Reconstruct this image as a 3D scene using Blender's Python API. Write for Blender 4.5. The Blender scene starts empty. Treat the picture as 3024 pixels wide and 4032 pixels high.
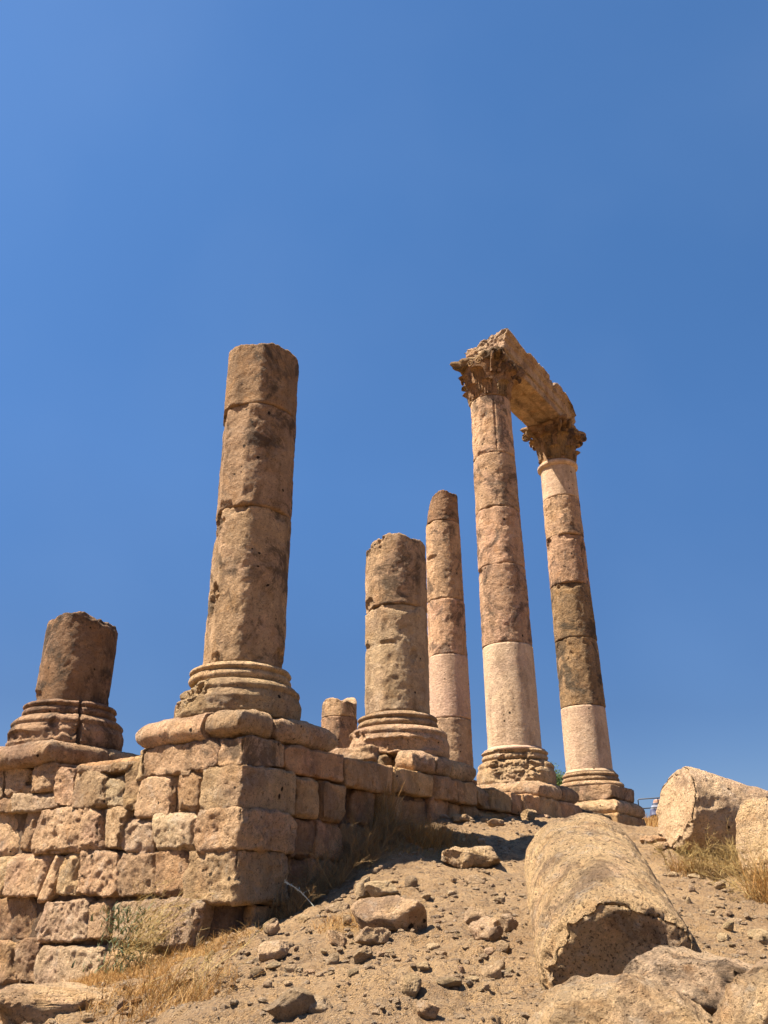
import bpy, math, random
import numpy as np
from mathutils import Vector
random.seed(7); rng = np.random.default_rng(11)
SC = bpy.context.scene
COL = SC.collection

# ---------------------------------------------------------------- camera, light, sky
FPX, CX, CY = 3277.0, 1512.0, 2016.0
PITCH, ROLL = math.radians(25.248), math.radians(-0.3014)
EYE = np.array([0.0, 0.0, 1.6])
cam_d = bpy.data.cameras.new('camera'); cam = bpy.data.objects.new('camera', cam_d); COL.objects.link(cam)
cam_d.sensor_fit = 'VERTICAL'; cam_d.sensor_height = 24.0; cam_d.lens = FPX/4032*24.0
cam_d.clip_start = 0.05; cam_d.clip_end = 3000
cam.location = EYE
from mathutils import Matrix
cam.rotation_euler = (Matrix.Rotation(math.pi/2+PITCH, 3, 'X') @ Matrix.Rotation(ROLL, 3, 'Z')).to_euler()
SC.camera = cam
SC.render.resolution_x, SC.render.resolution_y = 768, 1024

SUN_AZ, SUN_EL = math.radians(-104), math.radians(60)
sv = Vector((math.sin(SUN_AZ)*math.cos(SUN_EL), math.cos(SUN_AZ)*math.cos(SUN_EL), math.sin(SUN_EL)))
sl = bpy.data.lights.new('sun', 'SUN'); sl.energy = 5.0; sl.angle = math.radians(0.5); sl.color = (1.0, 0.885, 0.73)
so = bpy.data.objects.new('sun', sl); COL.objects.link(so); so.rotation_euler = (-sv).to_track_quat('-Z', 'Y').to_euler()
W = bpy.data.worlds.new("World"); SC.world = W; W.use_nodes = True
wn = W.node_tree.nodes; wl = W.node_tree.links
bg = wn['Background']; sky = wn.new('ShaderNodeTexSky'); sky.sky_type = 'NISHITA'; sky.sun_disc = False
sky.sun_elevation = SUN_EL; sky.sun_rotation = SUN_AZ
sky.altitude = 800; sky.air_density = 1.0; sky.dust_density = 0.5; sky.ozone_density = 3.0
bg.inputs['Strength'].default_value = 0.062
hs = wn.new('ShaderNodeHueSaturation'); hs.inputs['Saturation'].default_value = 1.2; wl.new(sky.outputs[0], hs.inputs['Color'])
wtc = wn.new('ShaderNodeTexCoord'); wsp = wn.new('ShaderNodeSeparateXYZ'); wl.new(wtc.outputs['Generated'], wsp.inputs[0])
wnz = wn.new('ShaderNodeTexNoise'); wnz.inputs['Scale'].default_value = 1.6; wnz.inputs['Detail'].default_value = 3; wl.new(wtc.outputs['Generated'], wnz.inputs['Vector'])
wmr = wn.new('ShaderNodeMath'); wmr.operation = 'MULTIPLY_ADD'; wl.new(wnz.outputs['Fac'], wmr.inputs[0]); wmr.inputs[1].default_value = .22; wl.new(wsp.outputs['Z'], wmr.inputs[2])
wr = wn.new('ShaderNodeValToRGB'); wl.new(wmr.outputs[0], wr.inputs[0])   # ramp multiplied into the sky colour, dimming it towards the horizon
wr.color_ramp.elements[0].position = .16; wr.color_ramp.elements[0].color = (.40, .39, .47, 1); wr.color_ramp.elements[1].position = .85; wr.color_ramp.elements[1].color = (1, 1, 1, 1)
e_ = wr.color_ramp.elements.new(.32); e_.color = (.46, .46, .53, 1); e_ = wr.color_ramp.elements.new(.60); e_.color = (.82, .82, .86, 1)
wm = wn.new('ShaderNodeMixRGB'); wm.blend_type = 'MULTIPLY'; wm.inputs[0].default_value = 1; wl.new(hs.outputs[0], wm.inputs[1]); wl.new(wr.outputs[0], wm.inputs[2]); wn2 = wn.new('ShaderNodeTexNoise'); wn2.inputs['Scale'].default_value = 2.4; wn2.inputs['Detail'].default_value = 4; wn2.inputs['Distortion'].default_value = .2; wl.new(wtc.outputs['Generated'], wn2.inputs['Vector'])
wh = wn.new('ShaderNodeMapRange'); wh.inputs['From Min'].default_value = .45; wh.inputs['From Max'].default_value = .75; wh.inputs['To Max'].default_value = .055; wl.new(wn2.outputs['Fac'], wh.inputs['Value'])
wx = wn.new('ShaderNodeMixRGB'); wl.new(wh.outputs[0], wx.inputs[0]); wl.new(wm.outputs[0], wx.inputs[1]); wx.inputs[2].default_value = (2.4, 3.2, 4.6, 1); wl.new(wx.outputs[0], bg.inputs[0])
SC.view_settings.view_transform = 'Standard'; SC.view_settings.look = 'None'
SC.view_settings.exposure = 1.62; SC.view_settings.gamma = 1.0
SC.cycles.max_bounces = 6; SC.cycles.diffuse_bounces = 4

# ---------------------------------------------------------------- numeric helpers
def ray(x, y):
    u = (x-CX)/FPX; v = -(y-CY)/FPX
    xr = u*math.cos(ROLL)+v*math.sin(ROLL); yr = -u*math.sin(ROLL)+v*math.cos(ROLL)
    return np.array([xr, math.cos(PITCH)-yr*math.sin(PITCH), math.sin(PITCH)+yr*math.cos(PITCH)])
PH = math.radians(35.006)
D = np.array([math.sin(PH), math.cos(PH), 0.0])      # along the long shaded wall
EE = np.array([-math.cos(PH), math.sin(PH), 0.0])    # along the sunlit wall, to the left
C2 = np.array([-2.2931, 13.1087, 0.0])               # axis of the tall broken column on the corner
ZZ = np.array([0, 0, 1.0])
def AB(a, b, z=0.0): return C2+a*EE+b*D+z*ZZ
def planeB(x, y, b0):
    r = ray(x, y); t = ((C2+b0*D-EYE)@D)/(r@D); P = EYE+t*r; return (P-C2)@EE, P[2]
def planeA(x, y, a0):
    r = ray(x, y); t = ((C2+a0*EE-EYE)@EE)/(r@EE); P = EYE+t*r; return (P-C2)@D, P[2]
_p = np.random.default_rng(5); PERM = _p.permutation(256); G3 = _p.normal(size=(256, 3)); G3 /= np.linalg.norm(G3, axis=1)[:, None]
def perlin(P):
    P = np.asarray(P, float); I = np.floor(P).astype(np.int64); f = P-I; u = f*f*f*(f*(f*6-15)+10); I &= 255
    out = 0
    for dx in (0, 1):
        hx = PERM[(I[:, 0]+dx) & 255]; wx = u[:, 0] if dx else 1-u[:, 0]
        for dy in (0, 1):
            hy = PERM[(hx+I[:, 1]+dy) & 255]; wy = u[:, 1] if dy else 1-u[:, 1]
            for dz in (0, 1):
                g = G3[PERM[(hy+I[:, 2]+dz) & 255]]; wz = u[:, 2] if dz else 1-u[:, 2]
                out = out+wx*wy*wz*((f[:, 0]-dx)*g[:, 0]+(f[:, 1]-dy)*g[:, 1]+(f[:, 2]-dz)*g[:, 2])
    return out*1.6
def fbm(P, s, o=3, seed=0.0):
    P = np.asarray(P, float)/s+seed*17.31; r = 0; a = 1
    for i in range(o): r = r+a*perlin(P+i*31.7); P = P*2.03; a *= .5
    return r
def ridge(P, s, o=2, seed=0.0):
    P = np.asarray(P, float)/s+seed*11.7; r = 0; a = 1
    for i in range(o): r = r+a*(1-2*np.abs(perlin(P+i*19.1))); P = P*2.1; a *= .5
    return r*.6
def sstep(a, b, x): t = np.clip((x-a)/(b-a), 0, 1); return t*t*(3-2*t)

# ---------------------------------------------------------------- object helpers
def add_mesh(name, V, F, mat, parent=None, smooth=True, origin=None):
    V = np.asarray(V, float)
    if origin is not None: V = V-np.asarray(origin)
    me = bpy.data.meshes.new(name); F = np.asarray(F, np.int32); k = F.shape[1]
    me.vertices.add(len(V)); me.vertices.foreach_set('co', V.astype(np.float32).ravel())
    me.loops.add(F.size); me.loops.foreach_set('vertex_index', F.ravel())
    me.polygons.add(len(F)); me.polygons.foreach_set('loop_start', np.arange(0, F.size, k, dtype=np.int32))
    me.polygons.foreach_set('use_smooth', np.full(len(F), smooth)); me.update(calc_edges=True); me.validate()
    me.materials.append(mat); o = bpy.data.objects.new(name, me); COL.objects.link(o)
    if parent is not None: o.parent = parent
    elif origin is not None: o.location = origin
    return o
def tag(o, label=None, cat=None, group=None, kind=None):
    if label: o['label'] = label
    if cat: o['category'] = cat
    if group: o['group'] = group
    if kind: o['kind'] = kind
    elif cat and o.parent is None: o['kind'] = 'thing'
    return o
def empty(name, loc, label, cat, group=None):
    o = bpy.data.objects.new(name, None); COL.objects.link(o); o.location = loc; o.empty_display_size = .3
    return tag(o, label, cat, group)

# ---------------------------------------------------------------- materials
def nmat(name):
    m = bpy.data.materials.new(name); m.use_nodes = True; return m, m.node_tree.nodes, m.node_tree.links
def stone(name, c1, c2, pink, dark=.5, orange=.3, pits=.5, bump=1.0, white=.2, streak=.4, scale=1.0, rnd=.22, speck=.5, hole=1.0, pl=.0):
    m, n, l = nmat(name); b = n['Principled BSDF']; b.inputs['Roughness'].default_value = .92
    try: b.inputs['Specular IOR Level'].default_value = .15
    except Exception: pass
    tc = n.new('ShaderNodeTexCoord'); oi = n.new('ShaderNodeObjectInfo')
    off = n.new('ShaderNodeVectorMath'); off.operation = 'SCALE'; off.inputs[0].default_value = (37, 53, 71); l.new(oi.outputs['Random'], off.inputs['Scale'])
    ad = n.new('ShaderNodeVectorMath'); ad.operation = 'ADD'; l.new(tc.outputs['Object'], ad.inputs[0]); l.new(off.outputs[0], ad.inputs[1])
    co = ad.outputs[0]
    st = n.new('ShaderNodeVectorMath'); st.operation = 'MULTIPLY'; st.inputs[1].default_value = (1, 1, .22); l.new(co, st.inputs[0])
    def noise(sc, det=6, rough=.6, vec=co, dist=0):
        t = n.new('ShaderNodeTexNoise'); t.inputs['Scale'].default_value = sc*scale; t.inputs['Detail'].default_value = det
        t.inputs['Roughness'].default_value = rough; t.inputs['Distortion'].default_value = dist; l.new(vec, t.inputs['Vector']); return t.outputs['Fac']
    def ramp(f, lo, hi, a=0., bb=1.):
        r = n.new('ShaderNodeMapRange'); r.inputs['From Min'].default_value = lo; r.inputs['From Max'].default_value = hi
        r.inputs['To Min'].default_value = a; r.inputs['To Max'].default_value = bb; l.new(f, r.inputs['Value']); return r.outputs[0]
    def mix(f, A, B, mode='MIX'):
        x = n.new('ShaderNodeMixRGB'); x.blend_type = mode
        if isinstance(f, (int, float)): x.inputs[0].default_value = f
        else: l.new(f, x.inputs[0])
        for i, q in ((1, A), (2, B)):
            if isinstance(q, tuple): x.inputs[i].default_value = (*q, 1)
            else: l.new(q, x.inputs[i])
        return x.outputs[0]
    c = mix(ramp(noise(2.2, 7, .65), .35, .65), c1, c2)
    c = mix(ramp(noise(1.3, 4, .55), .48, .66, 0, .85), c, pink)
    if orange: c = mix(ramp(noise(1.9, 6, .7, dist=.6), .52, .64, 0, orange), c, (.42, .21, .075))
    if streak: c = mix(ramp(noise(3.2, 6, .65, st.outputs[0]), .49, .62, 0, streak), c, (.15, .095, .055))
    if dark: c = mix(ramp(noise(1.3, 9, .74, dist=.5), .50, .585, 0, dark), c, (.065, .05, .036))
    if white: c = mix(ramp(noise(3.1, 8, .75), .54, .64, 0, white), c, (.62, .53, .42))
    fine = noise(38, 4, .7)
    c = mix(ramp(fine, .56, .66, 0, speck), c, (.09, .06, .035))
    c = mix(ramp(noise(11, 8, .8), .55, .64, 0, speck), c, (.10, .065, .038))
    c = mix(ramp(noise(9, 8, .8), .52, .66, .0, .8), c, (1.45, 1.42, 1.36), 'MULTIPLY')
    hv = n.new('ShaderNodeHueSaturation'); hv.inputs['Saturation'].default_value = 1.0; l.new(ramp(oi.outputs['Random'], 0, 1, 1-rnd, 1+rnd), hv.inputs['Value']); l.new(c, hv.inputs['Color'])
    mod = n.new('ShaderNodeMath'); mod.operation = 'FRACT'; ml = n.new('ShaderNodeMath'); ml.operation = 'MULTIPLY'; ml.inputs[1].default_value = 7.3
    l.new(oi.outputs['Random'], ml.inputs[0]); l.new(ml.outputs[0], mod.inputs[0]); l.new(ramp(mod.outputs[0], 0, 1, .493, .507), hv.inputs['Hue'])
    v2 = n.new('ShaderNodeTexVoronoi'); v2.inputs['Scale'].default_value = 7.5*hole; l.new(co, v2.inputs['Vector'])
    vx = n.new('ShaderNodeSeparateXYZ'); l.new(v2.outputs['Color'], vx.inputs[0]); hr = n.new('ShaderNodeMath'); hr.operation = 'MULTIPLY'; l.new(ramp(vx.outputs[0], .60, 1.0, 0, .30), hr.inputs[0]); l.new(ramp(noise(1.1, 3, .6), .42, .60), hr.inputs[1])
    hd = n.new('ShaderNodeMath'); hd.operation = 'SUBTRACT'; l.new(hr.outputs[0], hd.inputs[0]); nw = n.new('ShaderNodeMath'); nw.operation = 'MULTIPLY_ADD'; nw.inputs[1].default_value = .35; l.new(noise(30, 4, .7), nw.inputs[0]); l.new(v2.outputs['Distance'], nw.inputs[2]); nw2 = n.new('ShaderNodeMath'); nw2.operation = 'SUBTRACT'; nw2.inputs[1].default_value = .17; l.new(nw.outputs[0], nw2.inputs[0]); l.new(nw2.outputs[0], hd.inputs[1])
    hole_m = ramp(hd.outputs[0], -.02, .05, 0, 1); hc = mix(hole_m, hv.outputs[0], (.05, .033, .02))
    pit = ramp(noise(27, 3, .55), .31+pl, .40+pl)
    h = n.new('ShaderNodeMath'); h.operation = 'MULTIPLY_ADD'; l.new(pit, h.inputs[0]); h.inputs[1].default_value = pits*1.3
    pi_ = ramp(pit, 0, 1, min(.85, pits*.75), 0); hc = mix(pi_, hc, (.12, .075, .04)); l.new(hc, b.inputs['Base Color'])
    l.new(ramp(noise(15, 9, .78), .2, .8, 0, 3.0), h.inputs[2])
    h2 = n.new('ShaderNodeMath'); h2.operation = 'ADD'; l.new(h.outputs[0], h2.inputs[0]); l.new(ramp(noise(5.5, 6, .7), .2, .8, 0, 2.4), h2.inputs[1])
    h3 = n.new('ShaderNodeMath'); h3.operation = 'MULTIPLY_ADD'; l.new(hole_m, h3.inputs[0]); h3.inputs[1].default_value = -1.2; l.new(h2.outputs[0], h3.inputs[2])
    bp = n.new('ShaderNodeBump'); bp.inputs['Strength'].default_value = 1.0; bp.inputs['Distance'].default_value = .026*bump; l.new(h3.outputs[0], bp.inputs['Height'])
    l.new(bp.outputs[0], b.inputs['Normal'])
    return m
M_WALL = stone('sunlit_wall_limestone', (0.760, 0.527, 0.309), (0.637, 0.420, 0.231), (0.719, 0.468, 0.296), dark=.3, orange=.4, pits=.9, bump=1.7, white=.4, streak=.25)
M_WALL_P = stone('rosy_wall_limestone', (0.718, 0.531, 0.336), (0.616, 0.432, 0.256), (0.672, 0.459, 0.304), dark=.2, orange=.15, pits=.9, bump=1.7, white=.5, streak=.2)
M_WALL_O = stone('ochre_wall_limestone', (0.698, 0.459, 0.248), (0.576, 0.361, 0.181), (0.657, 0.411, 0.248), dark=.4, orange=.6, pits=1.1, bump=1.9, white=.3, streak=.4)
WMATS = [M_WALL, M_WALL, M_WALL_P, M_WALL_O]
M_SLAB = stone('pitted_slab_limestone', (.72, .53, .33), (.56, .40, .24), (.64, .45, .29), dark=.75, orange=.6, pits=1.2, bump=1.3, white=.3, streak=0, rnd=.02, speck=.6, scale=1.3, hole=.55)
M_SHADE = stone('shade_toned_wall_limestone', (0.594, 0.359, 0.183), (0.468, 0.282, 0.138), (0.569, 0.323, 0.174), dark=.35, orange=.4, pits=.4, bump=.8, white=.15, streak=.4)  # darker wall stone for the shaded faces: their shade is put into the colour
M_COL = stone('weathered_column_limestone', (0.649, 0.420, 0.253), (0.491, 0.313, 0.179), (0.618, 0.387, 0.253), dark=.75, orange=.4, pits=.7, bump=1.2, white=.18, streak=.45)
M_COLD = stone('blackened_column_limestone', (0.386, 0.243, 0.136), (0.276, 0.170, 0.093), (0.368, 0.224, 0.132), dark=.85, orange=.35, pits=.6, bump=1.2, white=.1, streak=.6)
M_MID = stone('buff_column_limestone', (0.544, 0.378, 0.234), (0.451, 0.307, 0.183), (0.527, 0.349, 0.226), dark=.3, orange=.3, pits=.6, bump=.8, white=.2, streak=.4)
M_NEW = stone('pale_restored_limestone', (0.533, 0.383, 0.261), (0.466, 0.323, 0.214), (0.514, 0.351, 0.247), dark=.15, orange=.10, pits=.4, bump=.35, white=.0, streak=.4, rnd=.05, speck=.45)
M_CAP = stone('carved_brown_limestone', (0.408, 0.257, 0.133), (0.315, 0.191, 0.094), (0.383, 0.232, 0.129), dark=.7, orange=.5, pits=.5, bump=1.2, white=.12, streak=.4, rnd=.12)
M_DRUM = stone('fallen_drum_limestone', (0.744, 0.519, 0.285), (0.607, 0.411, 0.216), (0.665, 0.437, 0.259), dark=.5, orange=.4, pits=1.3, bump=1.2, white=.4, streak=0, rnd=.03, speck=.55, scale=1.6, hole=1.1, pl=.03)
M_PALE = stone('pale_drum_limestone', (0.627, 0.460, 0.272), (0.522, 0.368, 0.208), (0.570, 0.396, 0.248), dark=.35, orange=.15, pits=.9, bump=1.0, white=.3, streak=0, rnd=.03)
M_BOULD = stone('boulder_limestone', (0.722, 0.505, 0.288), (0.598, 0.406, 0.226), (0.646, 0.433, 0.262), dark=.45, orange=.45, pits=1.0, bump=1.1, white=.4, streak=0, rnd=.05, speck=.45, scale=1.5, hole=.8, pl=.01)
M_ROCK = stone('loose_rock', (.62, .45, .27), (.50, .35, .20), (.55, .38, .25), dark=.2, orange=.2, pits=.4, bump=1.0, white=.3, streak=0, scale=2.2, rnd=.3)

# ---------------------------------------------------------------- the terrain
CP = [(0,0,0),(-3,0,-.15),(3,0,.05),(0,-10,-.9),(-8,-5,-1.2),(8,-5,-.8),(0,4,.38),(-5.67,14.26,.36),(-4.4,13.4,.46),(-3.4,12.7,.82),(-2.0,11.5,1.12),(-1.55,11.3,1.24),(-.9,12.2,1.60),(-.1,12.7,1.9),
 (-1.39,12.5,1.35),(-.82,13.3,1.85),(-.55,10.9,1.40),(0.1,11.3,1.58),(-1.15,10.3,1.18),(-.3,14.0,2.48),(.42,15.07,2.80),(1.42,16.5,3.02),(3.7,19.77,3.26),(7.27,24.85,3.26),
 (0,7,.82),(0,9.5,1.24),(.4,12.6,1.92),(1.4,12.9,2.0),(1.7,13.9,2.28),(3,16.5,2.80),(4.9,14.5,2.36),(7.2,14,1.72),(4,9,1.12),(2.4,7,.66),(5,7,.55),(1.9,5,.38),
 (-3.6,9,.55),(-2,8,.72),(-1.4,9.4,1.05),(-7,10,.25),(-9,16.4,.25),(-12,19,.1),(10,22,2.95),(12,16,1.8),(12,30,3.7),(10,28,3.65),(14,40,5.0),(22,45,5.0),(2,45,4.4),(8,34,4.2),
 (-20,40,2.5),(20,60,5),(0,80,4.3),(40,20,0.5),(40,0,-1),(-30,10,-1),(-30,-20,-3),(30,-20,-2.5),(0,-40,-4),(60,60,3),(-60,60,0)]
CPa = np.array(CP, float)
def _tps(r2): return np.where(r2 > 1e-12, .5*r2*np.log(np.maximum(r2, 1e-12)), 0)
def _fit():
    X = CPa[:, :2]; n = len(X); r2 = ((X[:, None]-X[None])**2).sum(-1); K = _tps(r2)+np.eye(n)*.15
    Pm = np.hstack([np.ones((n, 1)), X]); A = np.zeros((n+3, n+3)); A[:n, :n] = K; A[:n, n:] = Pm; A[n:, :n] = Pm.T
    return np.linalg.solve(A, np.concatenate([CPa[:, 2], np.zeros(3)]))
WTS = _fit()
def ground_base(x, y):
    x = np.atleast_1d(np.asarray(x, float)); y = np.atleast_1d(np.asarray(y, float)); out = np.empty(len(x)); n = len(CPa)
    for i in range(0, len(x), 20000):
        q = np.stack([x[i:i+20000], y[i:i+20000]], 1); r2 = ((q[:, None]-CPa[None, :, :2])**2).sum(-1)
        out[i:i+20000] = _tps(r2)@WTS[:n]+WTS[n]+q@WTS[n+1:]
    rr = np.hypot(x, y); far = sstep(70, 120, rr)
    return out*(1-far)+far*(-8)
def ground_z(x, y, detail=True):
    z = ground_base(x, y); x = np.atleast_1d(x); y = np.atleast_1d(y)
    P = np.stack([x, y, z*0], 1); near = 1-sstep(30, 60, np.hypot(x, y))
    z = z+near*(.07*fbm(P, 1.7, 3, 1)+.045*fbm(P, .5, 3, 2))
    if detail: z = z+near*(.045*sstep(.10, .22, fbm(P, .75, 4, 21))+.028*sstep(.12, .22, fbm(P, .27, 3, 22))+.020*ridge(P, .19, 3, 3)+.006*fbm(P, .05, 2, 4)+.03*np.maximum(0, fbm(P, .28, 2, 9)-.25))
    return z
def hit(x, y):
    r = ray(x, y); r = r/np.linalg.norm(r); t = np.arange(2.5, 80, .05); P = EYE+t[:, None]*r
    g = ground_z(P[:, 0], P[:, 1], False); k = np.argmax(g > P[:, 2])
    return EYE+t[k]*r if g[k] > P[k, 2] else EYE+20*r
rings = np.concatenate([np.linspace(.3, 4, 12), 4.05*np.exp(np.cumsum(np.full(480, .0037))), ])
rings = np.concatenate([rings, rings[-1]*np.exp(np.cumsum(np.full(60, .07)))])
az = np.radians(np.concatenate([np.linspace(-180, -40, 60)[:-1], np.linspace(-40, 40, 560), np.linspace(40, 180, 60)[1:-1]]))
RR, AZ = np.meshgrid(rings, az, indexing='ij'); gx = (RR*np.sin(AZ)).ravel(); gy = (RR*np.cos(AZ)).ravel(); gz = ground_z(gx, gy)
na = len(az); nr = len(rings); idx = np.arange(nr*na).reshape(nr, na)
q = np.stack([idx[:-1], np.roll(idx, -1, 1)[:-1], np.roll(idx, -1, 1)[1:], idx[1:]], -1).reshape(-1, 4)
m, n, l = nmat('dry_dirt'); bsdf = n['Principled BSDF']; bsdf.inputs['Roughness'].default_value = .96
geo = n.new('ShaderNodeNewGeometry')
def gn(sc, det=6, ro=.6):
    t = n.new('ShaderNodeTexNoise'); t.inputs['Scale'].default_value = sc; t.inputs['Detail'].default_value = det; t.inputs['Roughness'].default_value = ro
    l.new(geo.outputs['Position'], t.inputs['Vector']); return t.outputs['Fac']
def rmp(f, a, b, c=0., d=1.):
    r = n.new('ShaderNodeMapRange'); r.inputs['From Min'].default_value = a; r.inputs['From Max'].default_value = b; r.inputs['To Min'].default_value = c; r.inputs['To Max'].default_value = d
    l.new(f, r.inputs['Value']); return r.outputs[0]
def mx(f, A, B):
    x = n.new('ShaderNodeMixRGB')
    if isinstance(f, float): x.inputs[0].default_value = f
    else: l.new(f, x.inputs[0])
    for i, qq in ((1, A), (2, B)):
        if isinstance(qq, tuple): x.inputs[i].default_value = (*qq, 1)
        else: l.new(qq, x.inputs[i])
    return x.outputs[0]
c = mx(rmp(gn(.9, 8, .65), .38, .62), (.48, .305, .145), (.32, .195, .092))
c = mx(rmp(gn(2.7, 7, .7), .50, .62, 0, .6), c, (.20, .125, .066))
c = mx(rmp(gn(5, 8, .7), .45, .68, 0, .7), c, (.46, .315, .17))
c = mx(rmp(gn(9, 8, .8), .53, .62, 0, .75), c, (.14, .088, .046))
c = mx(rmp(gn(26, 6, .75), .53, .62, 0, .75), c, (.10, .066, .038))
c = mx(rmp(gn(48, 4, .7), .58, .70, 0, .6), c, (.60, .50, .38))
# straw-coloured ground: away on the bank and in litter patches
sp = n.new('ShaderNodeSeparateXYZ'); l.new(geo.outputs['Position'], sp.inputs[0])
farm = rmp(sp.outputs['Y'], 25.5, 27.5)
c = mx(farm, c, mx(rmp(gn(1.5, 6, .7), .4, .6), (.44, .26, .07), (.30, .17, .05)))
at = n.new('ShaderNodeAttribute'); at.attribute_name = 'straw'
c = mx(at.outputs['Fac'], c, mx(rmp(gn(30, 5, .7), .35, .65), (.46, .27, .085), (.28, .15, .05)))
l.new(c, bsdf.inputs['Base Color'])
bp = n.new('ShaderNodeBump'); bp.inputs['Distance'].default_value = .08; bp.inputs['Strength'].default_value = 1.0
hh = n.new('ShaderNodeMath'); hh.operation = 'ADD'; l.new(gn(18, 9, .75), hh.inputs[0]); l.new(gn(70, 4, .6), hh.inputs[1]); l.new(hh.outputs[0], bp.inputs['Height']); l.new(bp.outputs[0], bsdf.inputs['Normal'])
M_DIRT = m
gob = add_mesh('ground', np.stack([gx, gy, gz], 1), q, M_DIRT); tag(gob, kind='structure')
# litter of straw where the dry grass grows (a property of the ground itself)
STRAW = [(-2.9, 11.4, 1.3), (-3.9, 12.1, 1.2), (-4.3, 11.3, 1.1), (.35, 14.0, .75), (.95, 14.1, .6), (-2.2, 10.7, .6), (-.4, 10.6, .4), (-2.6, 9.3, .5), (6.2, 13.4, .8)]
sw = np.zeros(len(gx)); PP = np.stack([gx, gy, gz*0], 1); nzz = fbm(PP, .5, 3, 8)
for (sx, sy, sr) in STRAW: sw = np.maximum(sw, 1-sstep(.45, 1.1, np.hypot(gx-sx, gy-sy)/sr+nzz*.45))
att = gob.data.attributes.new('straw', 'FLOAT', 'POINT'); att.data.foreach_set('value', (sw*.85).astype(np.float32))

# ---------------------------------------------------------------- stone block
def box_surface(nx, ny, nz):
    V = []; F = []; n0 = 0
    def face(fix, val, nu, nv, ax, flip):
        nonlocal n0
        U, Vv = np.meshgrid(np.arange(nu+1), np.arange(nv+1), indexing='ij'); P = np.zeros((U.size, 3), np.int64)
        P[:, ax[0]] = U.ravel(); P[:, ax[1]] = Vv.ravel(); P[:, fix] = val
        i = np.arange(U.size).reshape(nu+1, nv+1)+n0; Q = np.stack([i[:-1, :-1], i[1:, :-1], i[1:, 1:], i[:-1, 1:]], -1).reshape(-1, 4)
        if flip: Q = Q[:, ::-1]
        V.append(P); F.append(Q); n0 += U.size
    face(0, 0, ny, nz, (1, 2), True); face(0, nx, ny, nz, (1, 2), False)
    face(1, 0, nx, nz, (0, 2), False); face(1, ny, nx, nz, (0, 2), True)
    face(2, 0, nx, ny, (0, 1), True); face(2, nz, nx, ny, (0, 1), False)
    V = np.concatenate(V); F = np.concatenate(F)
    key = (V[:, 0]*4096+V[:, 1])*4096+V[:, 2]; _, first, inv = np.unique(key, return_index=True, return_inverse=True)
    return V[first], inv.ravel()[F]
def rough_disp(P, n, seed, lump, rough, chip, nax):
    edge = np.clip(1.0-nax, 0, .45)/.45
    d = lump*fbm(P, .38, 2, seed)+rough*(.8*ridge(P, .10, 3, seed+1)+.7*fbm(P, .19, 3, seed+2))
    c = np.maximum(0, fbm(P, .17, 2, seed+3)-.05)
    d -= chip*c*(.25+1.6*edge)
    return d
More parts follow.
